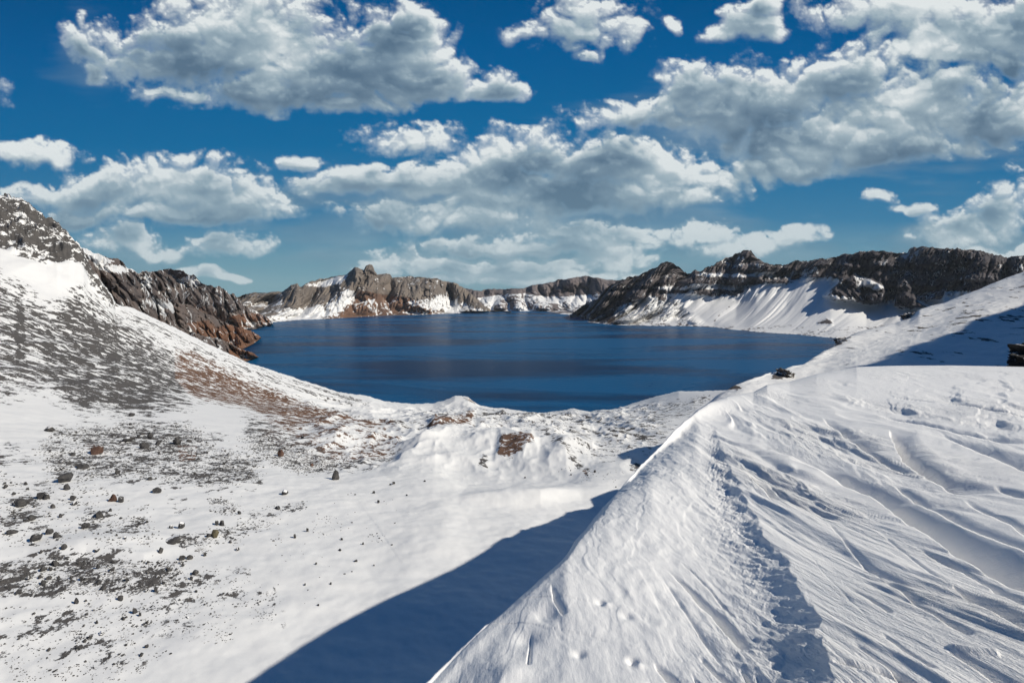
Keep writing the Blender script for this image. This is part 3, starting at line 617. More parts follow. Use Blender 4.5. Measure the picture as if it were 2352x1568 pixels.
X0, Y0 = X.copy(), Y.copy()
Z = Z - sstep(s, 6.0, 6.9) * 1.5 * np.exp(-((X - 9.5) / 3.2) ** 2) - sstep(s, 6.0, 6.9) * sstep(X, 4, 8) * np.clip(.35 + 1.5 * fbm(X / 4.5, Y / 3.0, 0, 4, 161), 0, 1.6)
rr = np.hypot(X0, Y0)
edge = sstep(s, 6.0, 5.0)          # calmer at the lip so that the outline keeps its place
# wind flow: lines of constant U fan out away from the camera, strongly on the right
cfl = .015 + .150 * sstep(X0 / (1 + .05 * Y0), 3.4, 7.0)
U = X0 / (1 + Y0 * cfl) + .10 * fbm(X0 / 4, Y0 / 7, 0, 2, 111); V = Y0 + 0
def saw(p, sharp=.22):
    """ridge profile: long ramp facing right, short steep drop facing left"""
    f_ = p - np.floor(p); return np.where(f_ < sharp, sstep(f_, 0, sharp), 1 - (f_ - sharp) / (1 - sharp))
am = sstep(fbm(X0 / 3.2, Y0 / 6.5, 0, 3, 113), -.25, .45)
plat = sstep(PX, 1500, 1800)
def terr(n, lv, w_):
    return sum(sstep(n, c_ - w_, c_ + w_) for c_ in lv) / len(lv)
US = U + .05 * fbm(X0 / 1.1, Y0 / 3.5, 0, 3, 131)
n_long = fbm(US / .62, V / 7.0, 0, 4, 114, .45); n_mid = fbm(US / .26, V / 3.2, 0, 4, 115, .5)
streak = fbm(US / .10, V / 3.0, 0, 4, 116, .55)
near = np.clip(rr / 9, .28, 1.15); G_ = .68
gm = sstep(fbm(X0 / 1.3, Y0 / 6, 0, 3, 141), -.12, .30); gm2 = sstep(fbm(X0 / .8, Y0 / 3.5, 0, 3, 142), -.10, .28)
H = 0
H = H + G_ * plat * near * (.5 + .5 * am) * (.15 * (terr(n_long, (-.16, .04, .22), .04) - .5) + .08 * fbm(US / .8, V / 8, 0, 3, 132))
H = H + 1.1 * G_ * plat * near * am * .06 * (terr(n_mid, (-.12, .10), .05) - .5) * sstep(rr, 30, 15)
H = H + 1.1 * G_ * plat * near * .15 * gm * (saw(US / .52 + .9 * fbm(US / 1.0, V / 9, 0, 3, 143), .2) - .5)
H = H + .5 * G_ * plat * near * .075 * gm2 * (saw(US / .21 + .8 * fbm(US / .5, V / 5, 0, 3, 144), .24) - .5) * sstep(rr, 26, 10)
H = H + plat * near * .009 * sstep(rr, 2.2, 6) * sstep(fbm(X0 / .5, Y0 / 2.0, 0, 3, 148), -.05, .25) * (saw(US / .075 + .8 * fbm(US / .25, V / 2.5, 0, 3, 149), .26) - .5) * sstep(rr, 14, 6)
H = H + plat * near * .008 * streak + near * .012 * am * fbm(X0 / .3, Y0 / .5, 0, 4, 181) * sstep(rr, 18, 7)
H = H + .55 * (1 - plat) * near * (.08 * fbm(X0 / 1.3, Y0 / 1.9, 0, 3, 118) + .014 * fbm(US / .2, V / 1.6, 0, 4, 119) + .035 * (terr(fbm(US / .5, V / 1.8, 0, 3, 133), (0., .25), .04) - .5) + .010 * ridged(X0 / .16, Y0 / .30, 0, 4, 146))
RELIEF = 1.0
def feature(pts, wl, wr, h, fade=(.12, .25), warp=.06):
    """h * profile that rises over wr on the right and drops over wl on the left of the line (line runs away from us)"""
    w_ = at_px(pts); d, sd2, al2 = line_d(X0 + warp * fbm(X0 / .8, Y0 / .8, 0, 3, 121), Y0 + warp * fbm(X0 / .8, Y0 / .8, 3.3, 3, 122), w_)
    e_ = sstep(al2, 0, fade[0]) * sstep(1 - al2, 0, fade[1]); d2 = d * sd2
    return h * e_ * np.where(d2 > 0, np.exp(-(d / wl) ** 2), np.exp(-(d / wr) ** 2))
def groove(pts, w_, h_, fade=(.10, .30), taper=.5, lip=.07, warp=.03, left=False, w0=0.0):
    """a trough: its rim follows the line, the floor drops at once and the far wall climbs back over w_ (right of the line, or left)"""
    warp = min(warp, w_ * .25); p = at_px(pts); d, sd2, al2 = line_d(X0 + warp * fbm(X0 / .5, Y0 / .9, 0, 3, 121), Y0 + warp * fbm(X0 / .5, Y0 / .9, 3.3, 3, 122), p)
    e_ = sstep(al2, 0, fade[0]) * sstep(1 - al2, 0, fade[1]); m_ = (1 - taper * al2) if not left else (1 - taper * al2)
    side = (sd2 > 0) if left else (sd2 < 0); w2 = w_ * m_
    prof = sstep(d, 0, np.maximum(lip * w2, .012)) * np.clip(1 - (d - lip * w2) / (w2 * (1 - lip)), 0, 1) ** 1.7
    return -1.65 * h_ * m_ * e_ * np.where(side, prof, 0)
# the long flank: from the crest line the snow falls away to the left, then rises again gently
p_ = at_px([(1880,1760),(1886,1640),(1905,1500),(1885,1410),(1825,1318),(1765,1228),(1702,1125),(1650,1010),(1640,972)])
d_, s_, a_ = line_d(X0 + .09 * fbm(X0 / .35, Y0 / .45, 0, 4, 171), Y0, p_)
m_ = np.clip(1.05 - .95 * a_, .1, 1); flank = np.where(s_ > 0, (1 - np.exp(-d_ / (.34 * m_))) * (1 - sstep(d_, .3 * m_, 2.9 * m_)), 0)
H = H - .25 * m_ ** 1.4 * flank * sstep(1 - a_, 0, .1)
zone = np.where(s_ > 0, sstep(d_, 0, .15) * (1 - sstep(d_, .4 * m_, 1.3 * m_)), 0)
H = H + zone * .5 * near * (.05 * ridged((X0 + .5 * Y0) / .16, Y0 / .5, 0, 4, 172) + .03 * fbm(X0 / .07, Y0 / .1, 0, 3, 173))
for g_ in [([(2520,1440),(2352,1356),(2204,1280),(2087,1203),(1999,1139),(1911,1098),(1800,1055)], .70, .50, (.02,.25), .45),
    ([(2380,1285),(2287,1239),(2204,1203),(2117,1157),(2029,1104)], .30, .13), ([(2076,1086),(2020,1060),(1964,1028)], .25, .09), ([(2200,1135),(2146,1110),(2070,1063),(2040,990)], .75, .26, (.1,.2), .2),
    ([(1990,1045),(1947,1016),(1888,957)], .6, .20), ([(2300,1020),(2234,1004),(2117,975),(2005,951)], .7, .24), ([(2352,1085),(2293,1057),(2169,1004)], .8, .28), ([(2420,968),(2352,957),(2240,938),(2146,922)], .6, .15), ([(2140,925),(2090,918),(2040,911)], .5, .12),
    ([(2440,1440),(2352,1391),(2204,1303),(2070,1239)], .13, .075, (.05,.3), .5), ([(2420,1500),(2352,1455),(2263,1408),(2175,1344)], .34, .17), ([(2420,1262),(2352,1227),(2280,1185),(2204,1145)], .20, .09), ([(2420,1180),(2352,1140),(2270,1110)], .3, .12),
    ([(2041,1404),(1995,1372),(1941,1343)], .07, .06), ([(2223,1457),(2140,1408),(2061,1369)], .08, .07), ([(2110,1580),(2020,1515),(1944,1463)], .07, .06), ([(2134,1533),(2075,1488),(2015,1445)], .07, .06), ([(2120,1600),(2040,1555),(1906,1514)], .16, .13),
    ([(2320,1590),(2240,1530),(2175,1485)], .16, .09), ([(2000,1420),(1930,1355),(1880,1300),(1840,1240)], .03, .012), ([(2120,1400),(2030,1330),(1950,1260),(1890,1190)], .10, .035), ([(2180,1350),(2080,1270),(2010,1215)], .08, .03),
    ([(1776,1150),(1750,1118),(1718,1094)], .30, .12, (.15,.1), .3), ([(1705,1440),(1636,1373),(1580,1325),(1528,1280)], .15, .12), ([(1690,1380),(1630,1320),(1580,1280),(1540,1255)], .05, .03), ([(1660,1470),(1600,1400),(1545,1330),(1505,1290)], .08, .025), ([(1570,1545),(1530,1500),(1501,1467)], .14, .12), ([(1670,1512),(1630,1475),(1604,1450)], .08, .07), ([(1650,1560),(1610,1520),(1585,1480)], .06, .03),
    ([(1759,1580),(1725,1520),(1695,1473)], .08, .07), ([(1790,1590),(1755,1530),(1730,1485)], .05, .03), ([(1725,1600),(1690,1540),(1668,1500)], .07, .06), ([(1208,1510),(1212,1470),(1216,1436)], .05, .04), ([(1290,1400),(1270,1370),(1262,1335)], .10, .03)]:
    H = H + groove(*g_)
H = H + feature([(2230,1125),(2180,1100),(2100,1050),(2070,1000)], .10, .3, .08, (.15, .2), .10)
H = H + feature([(2300,1500),(2230,1490),(2170,1478)], .03, .05, .03, (.1, .2), .01)
for (cx, cy, k) in [(1530,1340,22), (1480,1220,16)]:
    (ux, uy), = at_px([(cx, cy)]); q_ = np.hypot((X0 - ux) / .55, (Y0 - uy) / 1.0)
    H = H + .005 * np.sin(q_ * k) * np.exp(-(q_ / .95) ** 2)
for (cx, cy, r_, h_) in [(1380,1362,.04,-.035),(1395,1368,.03,.02),(1440,1385,.05,-.03),(1455,1470,.035,-.05),(1470,1478,.03,.02),(1660,1545,.04,.03),(1700,1545,.035,.03),(1330,1470,.04,-.03),(1210,1450,.10,-.05),(1250,1400,.12,-.05),(1180,1530,.12,.05),(1420,1540,.2,.04),(1300,1540,.2,.04),(1500,1520,.04,-.02),(1555,1515,.03,-.02)]:
    (ux, uy), = at_px([(cx, cy)]); q_ = np.hypot(X0 - ux, (Y0 - uy) / 1.3); H = H + h_ * np.exp(-(q_ / r_) ** 2)
Z = Z + H * edge * RELIEF
def snow_mat():
    m = bpy.data.materials.new('wind_carved_snow'); m.use_nodes = True; t = NT(m.node_tree); bs = t.n['Principled BSDF']
    pos = t.node('ShaderNodeNewGeometry').outputs['Position']
    mp = t.node('ShaderNodeMapping'); t.l.new(pos, mp.inputs[0]); mp.inputs['Rotation'].default_value = (0, 0, R(14))
    uv = t.node('ShaderNodeCombineXYZ')
    t.l.new(t.node('ShaderNodeAttribute', attribute_name='flow_u').outputs['Fac'], uv.inputs[0]); t.l.new(t.node('ShaderNodeAttribute', attribute_name='flow_v').outputs['Fac'], uv.inputs[1])
    a = t.noise(t.vec('MULTIPLY', uv.outputs[0], (15, 2.6, 1)), 1, 7, .62); b_ = t.noise(t.vec('MULTIPLY', uv.outputs[0], (60, 14, 1)), 1, 4, .6); c = t.noise(pos, 60, 3, .6)
    t.put(bs.inputs['Base Color'], t.mix(a, (.86, .86, .87, 1), (.91, .91, .91, 1)))
    bs.inputs['Roughness'].default_value = .55; bs.inputs['Specular IOR Level'].default_value = .3
    h = t.math('MULTIPLY_ADD', b_, .28, a); h = t.math('MULTIPLY_ADD', c, .22, h)
    bp = t.node('ShaderNodeBump'); bp.inputs['Distance'].default_value = .07; t.put(bp.inputs['Strength'], t.math('MULTIPLY', t.node('ShaderNodeAttribute', attribute_name='carve').outputs['Fac'], .85))
    t.put(bp.inputs['Height'], h); t.l.new(bp.outputs[0], bs.inputs['Normal'])
    return m
struct(grid_object('snow_ridge', X, Y, Z, snow_mat(), {'flow_u': US, 'flow_v': V, 'carve': .22 + .88 * plat * (.35 + .65 * am)}))
print('terrain built')

# ------------------------------------------------------------------ hill beyond the right edge of the picture, it shades the slope
gx, gy = np.meshgrid(np.linspace(85, 330, 220), np.linspace(15, 260, 220))
dd, sd_, al_ = line_d(gx, gy, [(116, 56), (173, 98), (260, 165)])
hz = 105 + (132 + 9 * al_) * np.exp(-(dd / (24 + 12 * al_)) ** 2) + 2.5 * fbm(gx / 14, gy / 14, 0, 5, 141)
struct(grid_object('hill', gx, gy, hz, M_slope, {'rock': .3 + .4 * sstep(hz, 215, 235), 'brown': 0, 'tone': 0, 'far': 0}))

# ------------------------------------------------------------------ rocks
def rock_material(name, a, b, snow_amt, lam=.25):
    m = bpy.data.materials.new(name); m.use_nodes = True; t = NT(m.node_tree); bs = t.n['Principled BSDF']
    geo = t.node('ShaderNodeNewGeometry'); p = geo.outputs['Position']
    n1 = t.noise(p, 1 / lam, 7, .65); n2 = t.noise(p, .33 / lam, 5, .6)
    c = t.mix(t.ss(n1, .3, .7), a, b)
    ns = t.node('ShaderNodeSeparateXYZ'); t.l.new(geo.outputs['Normal'], ns.inputs[0])
    sf = t.ss(t.math('MULTIPLY_ADD', ns.outputs[2], .55, n2), 1.08 - snow_amt, 1.14 - snow_amt)
    t.put(bs.inputs['Base Color'], t.mix(sf, c, (.85, .85, .86, 1))); bs.inputs['Roughness'].default_value = .85; bs.inputs['Specular IOR Level'].default_value = .2
    bp = t.node('ShaderNodeBump'); bp.inputs['Strength'].default_value = .8; bp.inputs['Distance'].default_value = lam * .35
    t.put(bp.inputs['Height'], n1); t.l.new(bp.outputs[0], bs.inputs['Normal'])
    return m
R_dark = rock_material('dark_basalt', (.045, .045, .048, 1), (.10, .095, .092, 1), .04)
R_snowy = rock_material('dark_basalt_dusted_with_snow', (.045, .045, .048, 1), (.10, .095, .092, 1), .30, .2)
R_brown = rock_material('rust_brown_rock', (.08, .045, .035, 1), (.14, .085, .065, 1), .04)
R_olive = rock_material('olive_brown_rock', (.10, .085, .05, 1), (.17, .15, .10, 1), .04)

def rock_mesh(name, seed, sub=3, cuts=11, shape='round'):
    rn = random.Random(seed); import bmesh
    bm = bmesh.new(); bmesh.ops.create_icosphere(bm, subdivisions=sub, radius=1.0)
    planes = []
    for k in range(cuts):
        v = Vector((rn.gauss(0, 1), rn.gauss(0, 1), rn.gauss(0, .8))).normalized(); planes.append((v, rn.uniform(.42, .76)))
    co = np.array([v.co[:] for v in bm.verts])
    for v_, c_ in planes:
        d_ = co @ np.array(v_); co = co - np.maximum(d_ - c_, 0)[:, None] * np.array(v_) * .93
    n_ = fbm(co[:, 0] * 1.7, co[:, 1] * 1.7, co[:, 2] * 1.7, 4, seed % 50)
    co = co * (1 + .16 * n_)[:, None]
    if shape == 'cone': co[:, :2] *= (1.05 - .42 * np.clip(co[:, 2:3] + .3, 0, 2))
    co /= np.abs(co).max(axis=0)
    for v, c_ in zip(bm.verts, co): v.co = c_
    me = bpy.data.meshes.new(name); bm.to_mesh(me); bm.free()
    return me
VAR = {k: [rock_mesh('boulder', 10 + i * 7, 3, 12 + i % 6, k) for i in range(n_)] for k, n_ in (('round', 9), ('cone', 3))}
def variants(mat):
    r = {}
    for k, l in VAR.items():
        r[k] = []
        for me in l:
            c = me.copy(); c.materials.clear(); c.materials.append(mat); r[k].append(c)
    return r
VM = {'dark': variants(R_dark), 'snowy': variants(R_snowy), 'brown': variants(R_brown), 'olive': variants(R_olive)}

BX, BY, BZ, BPX, BPY, Bs = BOWL
cy_ = BY * CP - (BZ - CAMZ) * SP; QY = 784 - F * ((BY * SP + (BZ - CAMZ) * CP) / cy_); QX = 1176 + F * BX / cy_
def on_bowl(a, b):
    c = int(np.argmin(np.abs(BPX[0] - a)))
    col = np.where((Bs[:, c] > 1.2) & (Bs[:, c] < 8.95), np.abs(QY[:, c] - b), 1e9); k = int(np.argmin(col))
    return BX[k, c], BY[k, c], BZ[k, c], cy_[k, c]
rn = random.Random(5)
COUNT = [0]
def boulder(name, x, y, w_, h_, col='dark', shape='round', label=None, group=None, cat='boulder', rot=None, tilt=None, first={}):
    """x, y: foot of the rock in the picture, w_, h_: its size there"""
    X_, Y_, Z_, D_ = on_bowl(x, y); sc_ = D_ / F
    me = rn.choice(VM[col][shape]); o = bpy.data.objects.new(name, me); COL.objects.link(o)
    W = w_ * sc_ / 2; Hh = h_ * sc_ * .62
    o.scale = (W, W * rn.uniform(.8, 1.15), Hh)
    o.location = (X_, Y_ + W * .3, Z_ + Hh * .42)
    o.rotation_euler = (rn.uniform(-.12, .12), (rn.uniform(-.2, .2) if tilt is None else tilt), rn.uniform(-.5, .5) + rn.choice((0, math.pi)) if rot is None else rot)
    o['label'] = label; o['category'] = cat; COUNT[0] += 1
    if group: o['group'] = group
    return o
GB = 'boulders lying on the snow of the bowl'
big = [
 (768,1101,20,26,'dark','cone','tall pointed dark boulder standing alone on clean snow in the middle of the bowl'),
 (654,1135,15,13,'snowy','round','round dark boulder half coated in snow, alone left of and below the tall pointed boulder'),
 (644,1047,14,17,'brown','round','brown rounded boulder beside dry brown scree at the foot of the left mountain'),
 (694,1008,12,8,'dark','round','low dark boulder just above the brown rounded boulder, below the reddish scree'),
 (216,1042,32,18,'brown','round','large rust brown boulder in the upper left boulder field'),
 (147,1106,36,21,'dark','round','widest dark boulder with an arched top, alone in snow at the left'),
 (153,1124,15,15,'dark','cone','small upright dark rock just below the widest arched boulder'),
 (405,1020,21,21,'dark','cone','pyramid shaped dark boulder at the right end of the boulder field below the scree slope'),
 (330,1030,21,15,'dark','round','blocky dark boulder left of the pyramid shaped boulder'),
 (362,1022,13,10,'dark','round','smaller dark boulder between the blocky one and the pyramid shaped one'),
 (294,1013,26,12,'dark','round','long flat dark boulder at the top edge of the boulder field'),
 (344,1006,16,17,'dark','cone','leaning dark boulder at the upper rim of the boulder field'),
 (187,1076,28,11,'dark','round','long low dark rock under the rust brown boulder'),
 (360,1132,20,13,'dark','round','flat topped dark boulder alone right of the brown cone shaped rock'),
 (257,1150,19,19,'brown','cone','brown cone shaped rock touching a dark neighbour on open snow'),
 (275,1153,18,13,'dark','round','dark rock leaning against the brown cone shaped rock'),
 (226,1188,19,18,'dark','round','big dark boulder below the brown cone shaped rock, with a sharp left corner'),
 (194,1212,20,14,'dark','round','dark boulder in rubble just below and left of the big sharp cornered one'),
 (91,1145,24,16,'dark','round','left half of a joined pair of dark boulders near the left edge'),
 (105,1147,15,15,'dark','round','right half of a joined pair of dark boulders near the left edge'),
 (46,1164,26,21,'dark','round','large dark boulder piled with smaller ones, left of the joined pair'),
 (120,1167,12,11,'dark','cone','small leaning dark rock between the joined pair and the rocks to their right'),
 (71,1194,19,14,'dark','round','angular dark boulder close to the left edge, below the large piled one'),
 (166,1149,14,12,'dark','round','dark rock, upper of two stacked down the slope right of the joined pair'),
 (169,1159,14,10,'snowy','round','snow dusted dark rock, lower of two right of the joined pair'),
 (112,1227,17,16,'dark','round','squat dark boulder, left one of two side by side above the snow step'),
 (129,1235,16,17,'dark','cone','tilted dark boulder, right one of two side by side above the snow step'),
 (80,1243,26,18,'dark','round','broad dark boulder just above the snow step at the left'),
 (25,1227,22,11,'dark','round','low dark boulder at the left edge above the snow step'),
 (416,1214,15,18,'snowy','round','snow streaked oval boulder alone on open snow below the middle of the field'),
 (393,1213,9,8,'snowy','round','small snow dusted rock left of the snow streaked oval boulder'),
 (493,1232,16,19,'olive','round','olive brown boulder, the lightest of a cluster of four'),
 (479,1233,13,9,'dark','round','low dark rock at the left foot of the olive brown boulder'),
 (510,1206,13,12,'dark','round','round dark boulder, upper right of the cluster around the olive one'),
 (496,1205,13,11,'dark','round','dark boulder, upper left of the cluster around the olive one'),
 (394,1242,42,8,'dark','round','long thin dark rock rib lying in snow left of the olive brown boulder'),
 (369,1268,12,14,'dark','cone','slanting dark rock below the long thin rock rib'),
 (125,1298,20,12,'dark','round','slab like dark boulder leaning left just below the snow step'),
 (307,1408,12,14,'dark','cone','upright dark boulder alone on the lower left snow'),
 (321,1416,7,11,'dark','cone','narrow upright dark rock right of the lone upright boulder, lower left snow'),
 (276,1379,12,12,'dark','round','rounded dark boulder above the lone upright one on the lower left snow'),
 (175,1386,11,17,'dark','cone','tall leaning dark rock at the lower left, above blue tinted snow'),
 (448,1319,17,12,'dark','round','dark rock with spurs at the right end of the lower boulder band'),
 (418,1285,15,12,'dark','round','left one of two dark boulders sitting together on the rim of the snow step'),
 (436,1284,15,9,'dark','round','right one of two dark boulders sitting together on the rim of the snow step'),
 (181,1487,13,8,'dark','round','flat dark rock alone in the bottom left corner snow'),
 (98,1310,13,12,'dark','round','round dark boulder under the slab like one below the snow step'),
 (258,1312,15,10,'dark','round','low dark boulder alone below the snow step, right of the slab like one'),
 (676,1236,8,10,'dark','round','small upright dark stone on open snow right of the olive boulder cluster'),
 (637,1169,15,6,'dark','round','thin flat dark stone on open snow below the snow coated round boulder'),
]
for (x, y, w_, h_, c_, sh_, lab) in big: boulder('boulder', x, y, w_, h_, c_, sh_, lab, GB)
open_ = [(706,1220,6,9),(858,1132,7,6),(870,1155,7,8),(904,1111,8,6),(896,1113,6,4),(784,1240,6,6),(833,1251,6,7),(782,1264,8,5),(817,1290,9,5),(738,1080,7,6),(1206,1098,4,4),(1367,1085,7,6),(1312,1092,4,4),(1350,1093,4,3),(1415,1119,3,4),(725,1296,6,5),(760,1340,6,5),(700,1345,5,5),(730,1390,5,5),(858,1300,5,4),(975,1105,5,4),(935,1138,5,4)]
for k, (x, y, w_, h_) in enumerate(open_):
    boulder('rock', x, y, w_, h_, 'dark', 'round', 'tiny dark stone lying apart on the smooth open snow of the bowl floor', 'tiny stones on the open bowl floor', 'rock')
mids = [(714,1071,10,7),(771,980,9,6),(269,1088,12,10),(344,1102,12,11),(112,990,24,11),(301,956,14,9),(165,1046,12,9),(139,1188,9,10),(61,1197,12,7),(549,1180,9,8),(72,1252,14,9),(148,1261,14,12),(93,1270,8,9),(224,1263,12,8),(115,1311,10,9),(225,1306,9,12),(64,1330,10,10),(91,1327,10,9),(97,1341,14,12),(111,1329,12,8),(187,1334,9,12),(225,1341,12,10),(292,1333,10,10),(237,1354,12,9),(40,1362,14,9),(358,1358,10,14),(418,1295,8,9),(440,1329,8,9),(388,1313,10,6),(233,1458,11,9),(207,1466,9,9),(336,1485,10,8),(324,1505,9,8),(221,1430,9,8),(470,1275,9,11),(420,1300,8,8),(530,1246,8,5),(545,1262,10,8),(10,1120,12,10),(30,1135,10,8)]
FIELDS = [([(120,990),(260,970),(440,975),(500,1030),(600,1050),(590,1100),(480,1120),(330,1100),(220,1100),(110,1080),(90,1030)],60),([(0,1100),(150,1120),(110,1200),(0,1230)],26),([(190,1160),(330,1190),(380,1220),(320,1240),(210,1235)],18),
 ([(0,1290),(120,1280),(420,1290),(440,1350),(280,1365),(0,1370)],48),([(160,1370),(420,1330),(560,1380),(420,1440),(200,1440)],18),([(0,1400),(200,1420),(330,1490),(200,1560),(0,1500)],20),([(560,1000),(640,1000),(760,1060),(880,1050),(700,1085),(600,1060)],26),([(-60,1180),(100,1180),(120,1260),(-60,1260)],10)]
def inside(p, pts):
    return bool(poly(np.array([[p[0]]]), np.array([[p[1]]]), pts, .01)[0, 0] > .5)
def sample(pts):
    xs_, ys_ = [p[0] for p in pts], [p[1] for p in pts]
    while True:
        p = (rn.uniform(min(xs_), max(xs_)), rn.uniform(min(ys_), max(ys_)))
        if inside(p, pts): return p
FL = [('dark rock among the dense boulder field below the scree slope of the left mountain', 'rocks of the upper boulder field'), ('dark rock at the far left edge of the bowl beside the piled boulders', 'rocks at the left edge of the bowl'),
 ('dark rock in the rubble patch beneath the brown cone shaped rock', 'rocks in the rubble patch'), ('dark rock in the long stony band just below the snow step', 'rocks in the band below the snow step'),
 ('dark rock thinly scattered on the lower left snow below the stony band', 'rocks on the lower left snow'), ('dark rock on the shaded looking snow in the bottom left corner', 'rocks in the bottom left corner'),
 ('dark rock at the foot of the brown scree left of the tall pointed boulder', 'rocks at the foot of the brown scree'), ('dark rock at the left edge just above the snow step', 'rocks above the snow step')]
def field_of(x, y):
    best, bi = 1e9, 0
    for i, (pts, n_) in enumerate(FIELDS):
        cx_, cy2 = sum(p[0] for p in pts) / len(pts), sum(p[1] for p in pts) / len(pts); d_ = (0 if inside((x, y), pts) else 1e4) + math.hypot(x - cx_, y - cy2)
        if d_ < best: best, bi = d_, i
    return bi
small = [m_ for m_ in mids]
for i, (pts, n_) in enumerate(FIELDS):
    for k in range(n_):
        x, y = sample(pts); w_ = rn.choice((4.5, 5, 5.5, 6, 7, 8.5)); small.append((x, y, w_, w_ * rn.uniform(.6, 1.0)))
for (x, y, w_, h_) in small[:299 - COUNT[0]]:
    i = field_of(x, y); boulder('rock', x, y, w_, h_, 'brown' if (i == 6 and rn.random() < .4) else rn.choice(('dark', 'dark', 'dark', 'snowy')), rn.choice(('round', 'round', 'cone')), FL[i][0], FL[i][1], 'rock')

# uncounted pebbles and stones as one mass
me0 = rock_mesh('stone', 99, 1, 6); v0 = np.array([v.co[:] for v in me0.vertices]); f0 = np.array([p.vertices[:] for p in me0.polygons]); bpy.data.meshes.remove(me0)
PEB = [(FIELDS[0][0], 4356, 2.5), ([(-60,1080),(200,1100),(330,1160),(380,1240),(200,1250),(-60,1260)], 924, 2.8), (FIELDS[3][0], 2032, 2.7), ([(380,1290),(560,1300),(640,1400),(520,1480),(300,1460),(160,1400)], 726, 2.3), ([(0,1390),(200,1400),(420,1500),(300,1568),(0,1560)], 572, 2.6), (FIELDS[6][0], 2420, 2.2),
 ([(380,1240),(560,1200),(640,1205),(450,1280)], 286, 2.8), ([(640,1140),(900,1110),(1000,1160),(900,1330),(700,1420),(600,1350)], 132, 2.2), ([(470,1140),(540,1150),(545,1180),(500,1185)], 198, 2.2), ([(1130,945),(1270,950),(1330,945),(1320,965),(1290,985),(1180,980)], 352, 2.1), ([(1250,1070),(1500,1060),(1480,1110),(1300,1130)], 66, 1.9), ([(550,1175),(700,1150),(690,1175),(590,1220)], 132, 2.2)]
VV, FF, off = [], [], 0
for pts, n_, sz in PEB:
    clump = [sample(pts) for _ in range(max(4, n_ // 22))]
    for k in range(n_):
        if rn.random() < .6:
            c_ = rn.choice(clump); x, y = c_[0] + rn.gauss(0, 12), c_[1] + rn.gauss(0, 6)
        else: x, y = sample(pts)
        X_, Y_, Z_, D_ = on_bowl(x, y); r_ = sz * D_ / F * .5 * min(2.2, math.exp(rn.gauss(-.1, .38)))
        a_ = rn.uniform(0, 6.28); ca, sa = math.cos(a_), math.sin(a_); q_ = v0 * np.array([r_ * rn.uniform(.8, 1.4), r_ * rn.uniform(.8, 1.3), r_ * rn.uniform(.5, 1.0)])
        VV.append(np.stack([q_[:, 0] * ca - q_[:, 1] * sa + X_, q_[:, 0] * sa + q_[:, 1] * ca + Y_, q_[:, 2] + Z_ + r_ * .25], 1)); FF.append(f0 + off); off += len(v0)
VV = np.concatenate(VV); FF = np.concatenate(FF)
me = bpy.data.meshes.new('stones'); me.from_pydata(VV.tolist(), [], FF.tolist()); me.materials.append(R_dark)
o = bpy.data.objects.new('stones', me); COL.objects.link(o); o['kind'] = 'stuff'
o['label'] = 'countless small dark stones sprinkled over the snow of the bowl'; o['category'] = 'stones'

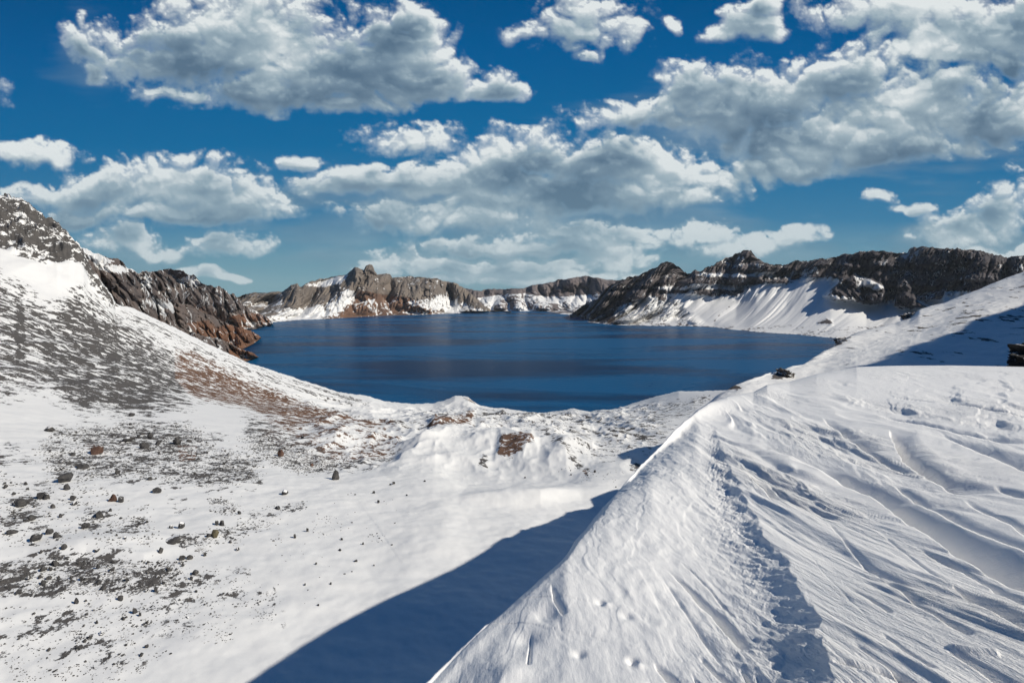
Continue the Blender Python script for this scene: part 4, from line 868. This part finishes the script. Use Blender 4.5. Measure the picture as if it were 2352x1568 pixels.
# ------------------------------------------------------------------ rock outcrops
def outcrop(name, px, py, D, w_, h_, mat, seed, label, dy=1.0, sub=6, sink=.15):
    import bmesh
    X_, Y_, Z_ = [float(v) for v in unproject(px, py, D)]; sc_ = D / F
    bm = bmesh.new(); bmesh.ops.create_icosphere(bm, subdivisions=sub, radius=1.0)
    co = np.array([v.co[:] for v in bm.verts]); r2 = random.Random(seed)
    for k in range(14):
        v_ = np.array(Vector((r2.gauss(0, 1), r2.gauss(0, 1), r2.gauss(0, .6))).normalized()[:]); c_ = r2.uniform(.50, .82); d_ = co @ v_; co = co - np.maximum(d_ - c_, 0)[:, None] * v_ * .95
    co = co * (1 + .22 * ridged(co[:, 0] * 2.2, co[:, 1] * 2.2, co[:, 2] * 2.2, 6, seed))[:, None]
    W, Hh = w_ * sc_ / 2, h_ * sc_ * .6; co /= np.abs(co).max(axis=0)
    co = co * np.array([W, W * dy, Hh])
    for v, c_ in zip(bm.verts, co): v.co = c_
    me = bpy.data.meshes.new(name); bm.to_mesh(me); bm.free(); me.materials.append(mat)
    o = bpy.data.objects.new(name, me); COL.objects.link(o); o.location = (X_, Y_, Z_ + Hh * (.75 - sink)); o['label'] = label; o['category'] = 'rock outcrop'
    return o
R_out = rock_material('near_black_outcrop_rock', (.012, .012, .014, 1), (.045, .042, .04, 1), .07, .5)
R_out2 = rock_material('snow_speckled_outcrop_rock', (.05, .05, .052, 1), (.16, .13, .10, 1), .22, .25)
outcrop('rock_outcrop', 2405, 850, 39.5, 215, 78, R_out, 3, 'near black jagged rock outcrop at the right edge, rising behind the flat snow crest', .7)
outcrop('rock_outcrop', 1802, 872, 73, 46, 32, R_out2, 8, 'small snow speckled rock outcrop on the slope lip above the lake, behind the snow ridge', 1.0, 5)
outcrop('rock_outcrop', 1940, 795, 108, 52, 24, R_out2, 12, 'low dark rocks on the slope edge where the right snow slope meets the lake', .8, 5)
outcrop('rock_outcrop', 2094, 738, 128, 50, 24, R_out2, 15, 'dark rocks poking through the crest high on the right snow slope', .8, 5)
print('rocks', COUNT)

# ------------------------------------------------------------------ thin mountain air
hm = bpy.data.materials.new('haze'); hm.use_nodes = True; t = NT(hm.node_tree)
for nn in list(t.n): t.n.remove(nn)
ho = t.node('ShaderNodeOutputMaterial'); pv = t.node('ShaderNodeVolumePrincipled'); t.l.new(pv.outputs[0], ho.inputs['Volume'])
pv.inputs['Color'].default_value = (.80, .90, 1.0, 1); pv.inputs['Density'].default_value = 1.7e-5; pv.inputs['Anisotropy'].default_value = 0.0
import bmesh
bm = bmesh.new(); bmesh.ops.create_cube(bm, size=1.0)
for v in bm.verts: v.co = ((-7000 if v.co.x < 0 else 7000), (-1500 if v.co.y < 0 else 7500), (-70 if v.co.z < 0 else 620))
me = bpy.data.meshes.new('haze'); bm.to_mesh(me); bm.free(); me.materials.append(hm)
o = bpy.data.objects.new('haze', me); COL.objects.link(o); o['kind'] = 'stuff'; o['label'] = 'thin bluish mountain air over the lake basin'; o['category'] = 'haze'
